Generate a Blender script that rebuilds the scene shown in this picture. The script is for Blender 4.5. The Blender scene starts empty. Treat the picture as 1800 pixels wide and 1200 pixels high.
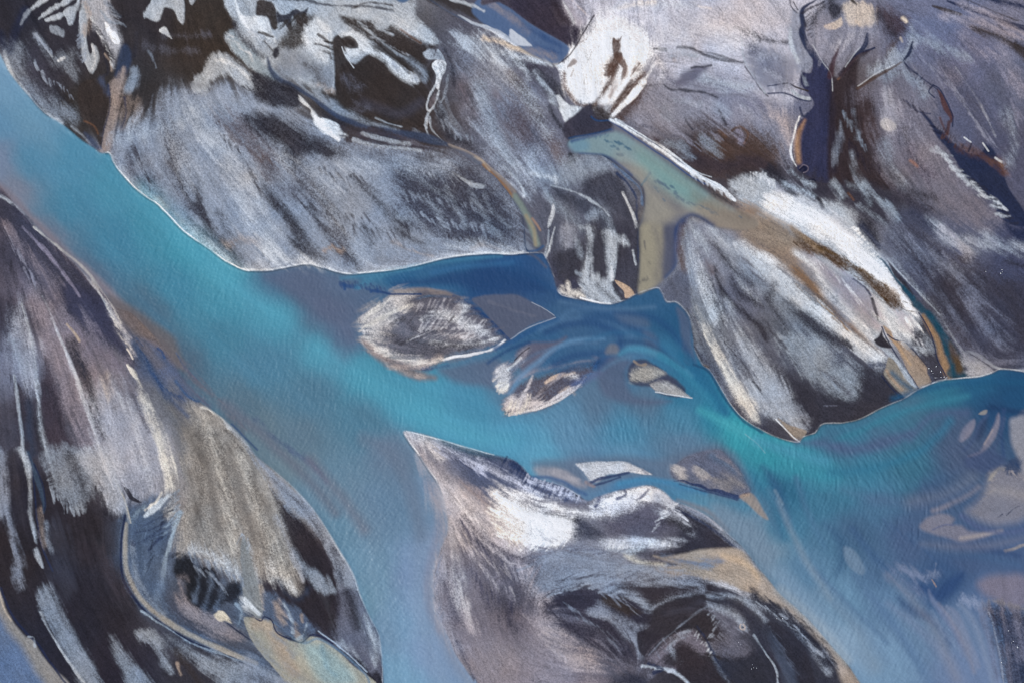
# Braided glacial river delta seen from straight above: turquoise water between black sandbars dusted with pale silt.
# World units are metres; the map lists below are image pixel coordinates traced by eye (x right, y down, 0.25 m each) laid out on the ground.
import math, random, sys, time
import numpy as np
try:
    import bpy
except ImportError:
    bpy = None
UNIT = 0.25; STEP = 1.15; ALBK = 1.0
def wx(x): return (x - 900.0) * UNIT
def wy(y): return (600.0 - y) * UNIT
SUN_EL, SUN_AZ = 42.0, 205.0        # azimuth the light comes from, degrees from +X counter-clockwise
if bpy:
    scene = bpy.context.scene
    cam_d = bpy.data.cameras.new("camera"); cam = bpy.data.objects.new("camera", cam_d)
    scene.collection.objects.link(cam)
    cam_d.sensor_width = 36.0; cam_d.lens = 40.0
    cam.location = (0, 0, 450.0 * 40.0 / 36.0); cam.rotation_euler = (0, 0, 0)
    cam_d.clip_start = 1.0; cam_d.clip_end = 20000.0
    scene.camera = cam
    w = bpy.data.worlds.new("World"); scene.world = w; w.use_nodes = True
    nt = w.node_tree; bg = nt.nodes["Background"]
    sky = nt.nodes.new("ShaderNodeTexSky"); sky.sky_type = 'NISHITA'; sky.sun_disc = False
    sky.sun_elevation = math.radians(SUN_EL); sky.sun_rotation = math.radians(90.0 - SUN_AZ)
    nt.links.new(sky.outputs[0], bg.inputs[0]); bg.inputs[1].default_value = 0.11
    sun_d = bpy.data.lights.new("sun", 'SUN'); sun_d.energy = 3.0; sun_d.angle = math.radians(0.6)
    sun_d.color = (1.0, 0.94, 0.86)
    sun = bpy.data.objects.new("sun", sun_d); scene.collection.objects.link(sun)
    e, a = math.radians(SUN_EL), math.radians(SUN_AZ)
    sun.rotation_euler = (math.pi / 2 - e, 0, a + math.pi / 2)
    sun.location = (-200, -100, 300)
    scene.view_settings.view_transform = 'Standard'; scene.view_settings.look = 'None'
    scene.view_settings.gamma = 1.0; scene.view_settings.use_curve_mapping = False
    scene.view_settings.exposure = 0.0
    scene.cycles.max_bounces = 4
    scene.cycles.filter_width = 1.05

# ---------------------------------------------------------------- noise
RS = np.random.RandomState(7)
TN = 1024
TILE = RS.rand(TN, TN).astype(np.float32)
def vnoise(x, y, cell, seed=0):
    x = x / cell + 37.3 * seed + 500; y = y / cell + 91.7 * seed + 500
    xi = np.floor(x).astype(np.int32); yi = np.floor(y).astype(np.int32)
    fx = (x - xi).astype(np.float32); fy = (y - yi).astype(np.float32)
    fx = fx * fx * (3 - 2 * fx); fy = fy * fy * (3 - 2 * fy)
    x0 = xi & (TN - 1); x1 = (xi + 1) & (TN - 1); y0 = (yi & (TN - 1)); y1 = (yi + 1) & (TN - 1)
    a = TILE[y0, x0]; b = TILE[y0, x1]; c = TILE[y1, x0]; d = TILE[y1, x1]
    return (a + (b - a) * fx) * (1 - fy) + (c + (d - c) * fx) * fy
def fbm(x, y, cell, octv=4, seed=0):
    s = 0; amp = 1.0; t = 0
    for k in range(octv):
        s = s + amp * vnoise(x, y, cell, seed + k * 3.1); t += amp; amp *= 0.55; cell *= 0.5
    return s / t
def unif(z):
    z = (z - z.mean()) / (z.std() + 1e-9)
    return (1.0 / (1.0 + np.exp(-1.702 * z))).astype(np.float32)
def sstep(t): t = np.clip(t, 0, 1); return t * t * (3 - 2 * t)

# ---------------------------------------------------------------- grid of the detailed ground
def axis(lo, hi, step, margin):
    a = list(np.arange(lo - 8, hi + 8 + step * .5, step)); s = step; p = a[0]; left = []
    while p > lo - margin:
        s = min(s * 1.06, 9); p -= s; left.append(p)
    s = step; p = a[-1]; right = []
    while p < hi + margin:
        s = min(s * 1.06, 9); p += s; right.append(p)
    return np.array(left[::-1] + a + right, dtype=np.float32)
if bpy:
    GX = axis(0, 1800, STEP, 420); GY = axis(0, 1200, STEP, 420)
else:
    GX = np.arange(0, 1800, 1.758, dtype=np.float32); GY = np.arange(0, 1200, 1.758, dtype=np.float32)
XX, YY = np.meshgrid(GX, GY)
H, Wd = XX.shape

def lin(hexs):
    c = np.array([int(hexs[i:i + 2], 16) / 255.0 for i in (1, 3, 5)])
    return np.where(c <= 0.04045, c / 12.92, ((c + 0.055) / 1.055) ** 2.4).astype(np.float32)
def pts(s):
    out = []
    for q in s.split():
        v = [float(a) for a in q.split(',')]
        out.append(v)
    return out
def smooth(P, closed, step):
    P = np.array(P, dtype=np.float64); n = len(P)
    if n == 2 and not closed:
        k = max(2, int(np.hypot(*(P[1, :2] - P[0, :2])) / step) + 1)
        t = np.linspace(0, 1, k)[:, None]; return P[0] * (1 - t) + P[1] * t
    out = []
    m = n if closed else n - 1
    for i in range(m):
        if closed: p0, p1, p2, p3 = P[(i - 1) % n], P[i], P[(i + 1) % n], P[(i + 2) % n]
        else: p0, p1, p2, p3 = P[max(i - 1, 0)], P[i], P[i + 1], P[min(i + 2, n - 1)]
        k = max(1, int(np.hypot(*(p2[:2] - p1[:2])) / step) + 1)
        t = (np.arange(k) / k)[:, None]
        out.append(p1 + 0.5 * t * ((p2 - p0) + t * (2 * p0 - 5 * p1 + 4 * p2 - p3 + t * (3 * (p1 - p2) + p3 - p0))))
    if not closed: out.append(P[-1:])
    return np.concatenate(out)
def roughen(Q, amp, seed):
    if amp <= 0: return Q
    Q = Q.copy()
    x = Q[:, 0].copy(); y = Q[:, 1].copy()
    Q[:, 0] += (fbm(x, y, 22, 4, seed) - .5) * 4 * amp
    Q[:, 1] += (fbm(x, y, 22, 4, seed + 9) - .5) * 4 * amp
    return Q
def inside(Q, gx, gy):
    cr = np.zeros((len(gy), len(gx) + 1), dtype=np.int32)
    n = len(Q)
    for i in range(n):
        x0, y0 = Q[i, :2]; x1, y1 = Q[(i + 1) % n, :2]
        if y0 == y1: continue
        lo, hi = (y0, y1) if y0 < y1 else (y1, y0)
        j0 = np.searchsorted(gy, lo); j1 = np.searchsorted(gy, hi)
        if j1 <= j0: continue
        yy = gy[j0:j1]; xc = x0 + (yy - y0) * (x1 - x0) / (y1 - y0)
        ic = np.searchsorted(gx, xc)
        cr[np.arange(j0, j1), ic] += 1
    return (np.cumsum(cr, axis=1)[:, :-1] % 2).astype(bool)
def window(lo, hi, g):
    return np.searchsorted(g, lo), np.searchsorted(g, hi)
def sdf_poly(P, soft, rough, seed):
    Q = roughen(smooth(P, True, 3.0), rough, seed)
    r = max(soft, 1.0) + 1
    i0, i1 = window(Q[:, 0].min() - r, Q[:, 0].max() + r, GX); j0, j1 = window(Q[:, 1].min() - r, Q[:, 1].max() + r, GY)
    if i1 <= i0 or j1 <= j0: return None
    gx = GX[i0:i1]; gy = GY[j0:j1]
    ins = inside(Q, gx, gy)
    d2 = np.full(ins.shape, r * r, dtype=np.float32)
    st = max(1.2, soft / 7.0)
    R = []
    n = len(Q)
    for i in range(n):
        a = Q[i, :2]; b = Q[(i + 1) % n, :2]; k = int(np.hypot(*(b - a)) / st) + 1
        for t in range(k): R.append(a + (b - a) * t / k)
    R = np.array(R)
    if st > 3: R = R[::max(1, int(st / 3))]
    for x, y in R:
        a0, a1 = window(x - r, x + r, gx); b0, b1 = window(y - r, y + r, gy)
        if a1 <= a0 or b1 <= b0: continue
        q = (gx[a0:a1] - x) ** 2 + ((gy[b0:b1] - y) ** 2)[:, None]
        np.minimum(d2[b0:b1, a0:a1], q, out=d2[b0:b1, a0:a1])
    d = np.sqrt(d2); d[~ins] *= -1
    return (j0, j1, i0, i1), d
def sdf_line(P, wdt, soft, rough, seed):
    P = [(p if len(p) > 2 else [p[0], p[1], wdt]) for p in P]
    Q = roughen(smooth(P, False, 1.3), rough, seed)
    Q[:, 2] = np.maximum(Q[:, 2], 0.1)
    wm = Q[:, 2].max(); r = wm + soft + 1
    if wm > 8: Q = Q[::2]
    i0, i1 = window(Q[:, 0].min() - r, Q[:, 0].max() + r, GX); j0, j1 = window(Q[:, 1].min() - r, Q[:, 1].max() + r, GY)
    if i1 <= i0 or j1 <= j0: return None
    gx = GX[i0:i1]; gy = GY[j0:j1]
    d = np.full((j1 - j0, i1 - i0), -soft - 1, dtype=np.float32)
    for x, y, wv in Q:
        rr = wv + soft
        a0, a1 = window(x - rr, x + rr, gx); b0, b1 = window(y - rr, y + rr, gy)
        if a1 <= a0 or b1 <= b0: continue
        q = wv - np.sqrt((gx[a0:a1] - x) ** 2 + ((gy[b0:b1] - y) ** 2)[:, None])
        np.maximum(d[b0:b1, a0:a1], q, out=d[b0:b1, a0:a1])
    return (j0, j1, i0, i1), d
# ---------------------------------------------------------------- data traced in image pixels
PAL = dict(K='#32313c', k='#3d3534', n='#263050', D='#4b4a58', M='#6a6c7c', G='#8f99a8', g='#afb7c2', L='#8f8da2', W='#f2f1f3', w='#d0d4da',  # W: white silt, also the glare painted on two bright patches
           T='#a8978c', t='#d3c1ae', B='#54423c', b='#74533f', O='#60452a', U='#234a78', u='#3d658f', P='#7d9cc0', C='#3896ae', c='#7db0ae', S='#5c6c88', d='#3e3e4e')
# base tone of the land (sand) estimated by eye at image points
LANDC = """30,30,#32323e 100,100,#37353f 160,180,#3a3534 250,50,#38343a 330,100,#3c3532 400,60,#3f3733 60,130,#4a4a5a 250,170,#3a3638 330,200,#7c8495
250,260,#878fa2 330,260,#7f8798 420,260,#7a8192 500,330,#6f7484 400,400,#858b99 600,330,#747a8b 700,330,#52515f 800,350,#53525f 880,400,#5c5c6a 600,440,#9a9fab 500,430,#8d929f
760,440,#8c8f9b 520,60,#8d939f 600,20,#a3abb8 680,160,#3d3634 620,150,#3e3735 750,200,#423a3b 850,150,#757889 900,200,#73727f 950,260,#6f6f7f 870,240,#7a7e90 930,50,#474150
1100,60,#b0afba 1250,50,#b3b2be 1350,100,#a1a1b0 1200,180,#878694 1300,180,#82829a 1250,250,#4a3d3d 1320,290,#3f3a42 1180,240,#77747f 1400,30,#9295a7 1400,180,#71758d 1500,60,#7b7a8a 1480,200,#3f3338
1500,150,#605a60 1560,180,#73717f 1600,250,#6f6d7d 1650,330,#6f6f7f 1560,340,#4e4e58 1450,320,#3c3a48 1700,100,#6f728d 1700,200,#5d627d 1780,150,#646980 1780,50,#787b93 1750,280,#565972 1620,60,#737893
1600,400,#505265 1700,420,#61667e 1780,440,#4b4e67 1680,520,#45434f 1750,560,#454556 1620,480,#4e5167 1700,600,#494c61 1500,450,#c9ccd6 1420,400,#c3c7d2 1350,440,#7f7a80
1060,330,#6f7586 1000,400,#5f6272 1080,420,#42414e 1040,480,#4a4a58 1000,500,#45465a 1250,450,#8b8f9f 1300,520,#6b6e80 1400,560,#616774 1450,620,#494c61 1350,640,#5a5d6c 1400,700,#45444f 1500,690,#3c3b46 1530,560,#b6bcc9 1300,680,#7d8291 1240,560,#82868f
20,420,#4c4a5a 70,400,#4d4e62 100,460,#5c5a6c 150,540,#44455a 60,520,#716b7a 20,560,#454352 40,640,#7b8094 110,620,#7a7480 160,600,#6d6976 100,700,#474350 60,760,#3f3d48 20,760,#4d4c5a 170,700,#858391 200,660,#7b7680 240,760,#a7a9b6 130,800,#5a5866 300,700,#6f7078 380,760,#8b8785 260,620,#4f5c78
40,860,#2f2e3c 100,870,#302c35 20,960,#302b32 150,950,#2e2a32 200,1050,#2f2a32 130,1050,#2e2c38 100,1150,#2c2c3a 200,1180,#302c38 350,1180,#3a3944 280,1000,#56637a 350,900,#958f8e 440,930,#a39c99 480,870,#a09a98 250,960,#516079 400,1080,#555f72 340,1060,#4c5264 520,1020,#352f38 560,1050,#332e38 630,1080,#62657a
800,880,#a9a4ac 850,830,#55607f 850,950,#8f8b96 820,1040,#8b8590 870,1050,#6c6876 880,1150,#8d8791 940,960,#8a8794 960,1120,#8d8690 900,1100,#716c7a 960,1190,#918a95 1050,1150,#75717f 1060,980,#8a8c9a 1120,920,#6a6877 1000,1060,#3d3b4a 1100,1080,#3b3845 1250,950,#3a3946 1200,1080,#383640 1300,1100,#4f505e 1250,1150,#3a363c 1350,1100,#3f414f 1420,1140,#3a3d4c 1350,1180,#353544 1250,1190,#3a363e 1750,1000,#4c5a78 1780,1100,#2c3044 1780,1180,#343648
1750,760,#44587a 1780,780,#5f6a84 1760,850,#8a8a97 1780,920,#77808f"""
# colour of the silty water judged by eye at image coordinates
WATC = """0,95,#7fa6c2 0,150,#6f9dbc 0,220,#5f93b4 0,280,#7889a4 60,200,#6498b5 60,290,#4d8cab 20,335,#7c8396 130,280,#4a93b2 130,370,#3f89a7 90,415,#66788e 200,330,#4396b1 200,430,#3a88a6 165,480,#51708a 270,400,#3a93ac 330,430,#3399b0
300,500,#3a8ca8 250,540,#4a6d84 400,480,#3f9db3 400,540,#3f97b0 380,590,#3f859f 320,630,#4c6a80 480,560,#459ab3 460,640,#4a86a2 430,720,#567689 560,620,#4a9cb4 540,700,#4f8099 520,770,#5f7d90 480,495,#4a7190 530,500,#4f6984 580,540,#5a6c88 600,600,#5b7290
650,670,#4298b0 650,730,#4f839c 600,840,#658ba2 700,690,#4399b4 740,720,#45a2be 830,720,#4496b6 900,695,#5a7f9c 800,760,#4ba1c0 900,770,#50a0c2 950,800,#5aa7c6 1000,750,#5f93b3 1050,705,#5c7c98 1100,760,#478fb0 1100,795,#6092b1 1200,730,#4a8aa8 1150,700,#5c7b96 1200,785,#6287a4 1300,760,#28a6b4 1350,785,#2a9cac
1270,720,#1f87a4 1225,660,#1b7298 1200,690,#2a7a9c 1160,620,#2f789e 1110,620,#4a7ba0 1100,590,#39668e 1050,560,#34628c 1000,560,#3d658b 960,590,#316590 1180,570,#215a82 1150,545,#2c6088 960,500,#2f5883 900,470,#20588c 850,495,#1c4a7c 750,480,#2e6a94 700,485,#22628f 600,500,#4a7592 650,485,#3d789a 800,460,#28648f 930,490,#254f80 900,520,#33527a
1400,805,#3399ac 1450,825,#3496ac 1470,790,#436f8c 1550,760,#4c728f 1500,765,#3c7c98 1600,715,#46768f 1560,730,#3a7e98 1650,690,#2b7691 1720,680,#20658a 1790,690,#1c527a 1740,720,#234c74 1600,820,#3a768f 1530,830,#3a84a0 1700,790,#50607e 1680,750,#4a607e 1650,870,#435f84 1550,880,#4d799a 1450,880,#3f7b98 1380,865,#2c6e8e 1380,930,#41809f
1500,940,#476a8b 1600,950,#4d658a 1700,960,#485f85 1790,950,#4d658c 1650,1030,#3a5a84 1650,900,#4d6688 1350,960,#7c97ac 1330,920,#7593aa 1420,1000,#5f89a8 1480,1060,#6c96b4 1550,1000,#507295 1550,1150,#7ea2c0 1600,1100,#6a8aaa 1680,1100,#7088a9 1700,1180,#7288ac 1740,1050,#58729a 1450,950,#4f7f9e 1480,1130,#8fb0ca 1560,1060,#6286a8
1300,880,#4c88a6 1200,850,#4a8aae 1250,820,#62758c 1280,930,#7b98ae 1150,845,#4f86aa 1050,850,#5f88ab 1000,840,#7088a8 1100,845,#4a85b0 1230,885,#5a93ae 1200,810,#64778f 1320,850,#2f86a2
680,900,#678aa6 700,800,#6c849d 740,880,#7290ad 650,1000,#6e9cb6 600,920,#6690a8 720,1000,#7b97ba 700,1100,#78a3c4 760,1150,#83a0c4 700,1190,#79a8c6 560,870,#6a8ea4 500,820,#6d8794 460,760,#66808e 640,1060,#6fa0b8 770,980,#8ba0bd 750,1080,#84a2c4"""
FLOW = """0,95 110,230 200,310 320,440 450,560 600,650 740,720 900,770 1060,770
0,300 100,420 220,560 340,680 470,800 580,900 660,1030 700,1200
740,760 760,900 740,1050 740,1200
1790,680 1650,710 1500,780 1400,800 1300,755 1230,670 1150,610 1060,560 960,500 850,480 700,490
1400,800 1500,830 1650,800 1790,740
1250,800 1350,870 1420,980 1500,1090 1580,1200
1450,850 1560,950 1650,1060 1720,1200
950,820 1050,850 1160,850 1250,890 1330,960
960,590 1050,550 1130,580
40,120 80,170 120,215
80,60 110,110 140,150
150,0 160,60 170,120
200,60 215,130 200,200 185,260
260,10 270,80 260,170 230,220
230,260 250,310 280,350
280,170 300,260 350,360 420,450
400,160 450,260 520,360 600,450
350,150 380,200 420,240 500,290
460,160 560,230 660,255 780,280
520,240 600,300 680,380 720,440
700,300 760,340 830,380 900,420
450,20 470,60 490,100
540,60 580,110 590,160
620,20 700,60 760,90
640,70 700,120 740,150
780,120 800,200 850,270 900,320
850,90 900,180 960,260 990,320
720,20 800,80 900,150 980,220
910,60 980,110
1060,60 1060,180 
1130,50 1130,120 1080,200
1000,60 1010,120 1020,180
1160,100 1250,110 1330,130
1150,180 1220,240 1290,290
1080,220 1200,300 1300,370 1420,450 1560,590
1250,320 1350,370 1500,450 1600,560
1350,20 1400,100 1400,180
1500,20 1500,80 1450,150
1440,150 1440,250 1430,310
1500,150 1510,250 1560,330 1640,420
1580,130 1600,220 1650,330
1600,100 1680,220 1760,300
1650,40 1720,120 1790,260
1600,0 1700,40 1800,90
1560,380 1640,480 1720,620
1600,380 1700,460 1800,540
1690,420 1760,460 1800,480
1210,400 1230,520 1300,680 1340,750
1230,400 1300,500 1380,640 1420,740
1250,400 1350,480 1480,600 1580,680
1300,430 1400,500 1500,590 1550,640
1430,420 1500,480 1590,550
1580,600 1620,660
970,330 1000,400 990,500
1040,340 1070,420 1060,520
0,350 60,420 120,500 190,620
30,400 60,500 100,620 150,760 200,850
10,450 30,580 50,700 80,850
0,600 20,800 40,950 100,1100 180,1200
200,540 280,640 350,720 440,800
200,600 250,680 290,780 310,860
170,620 210,740 250,840
350,720 400,850 440,950 450,1020
420,760 470,880 520,1030
480,820 560,930 610,1030 660,1150
580,1000 610,1080 650,1180
230,900 220,980 270,1080 400,1150 500,1200
300,880 280,960 270,1030
330,1000 370,1070 430,1110
450,1100 520,1140 600,1200
90,1020 130,1110 180,1200
200,1100 260,1200
270,1110 330,1190
760,780 850,820 950,880 1020,880
790,800 850,870 950,930 1000,940
790,860 850,940 900,1000 930,1080
780,950 800,1080 840,1190
960,1000 920,1060 900,1120 960,1170 1060,1190
1060,880 1120,870 1200,900 1290,960
1000,930 1100,950 1200,960
1000,970 1100,990 1200,980 1330,1000
960,1040 1080,1010 1200,1020 1330,1060 1460,1180
1000,1060 1080,1080 1130,1160
1240,1070 1320,1100 1380,1190
1130,1150 1180,1100 1240,1080
640,560 700,520 740,500
650,580 750,600 850,610
680,640 780,640 880,600
890,660 940,620
900,720 960,700 1010,670
1620,910 1680,930 1780,920
1700,880 1760,840 1800,780
1740,1050 1760,1200
1780,1080 1800,1190"""
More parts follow.
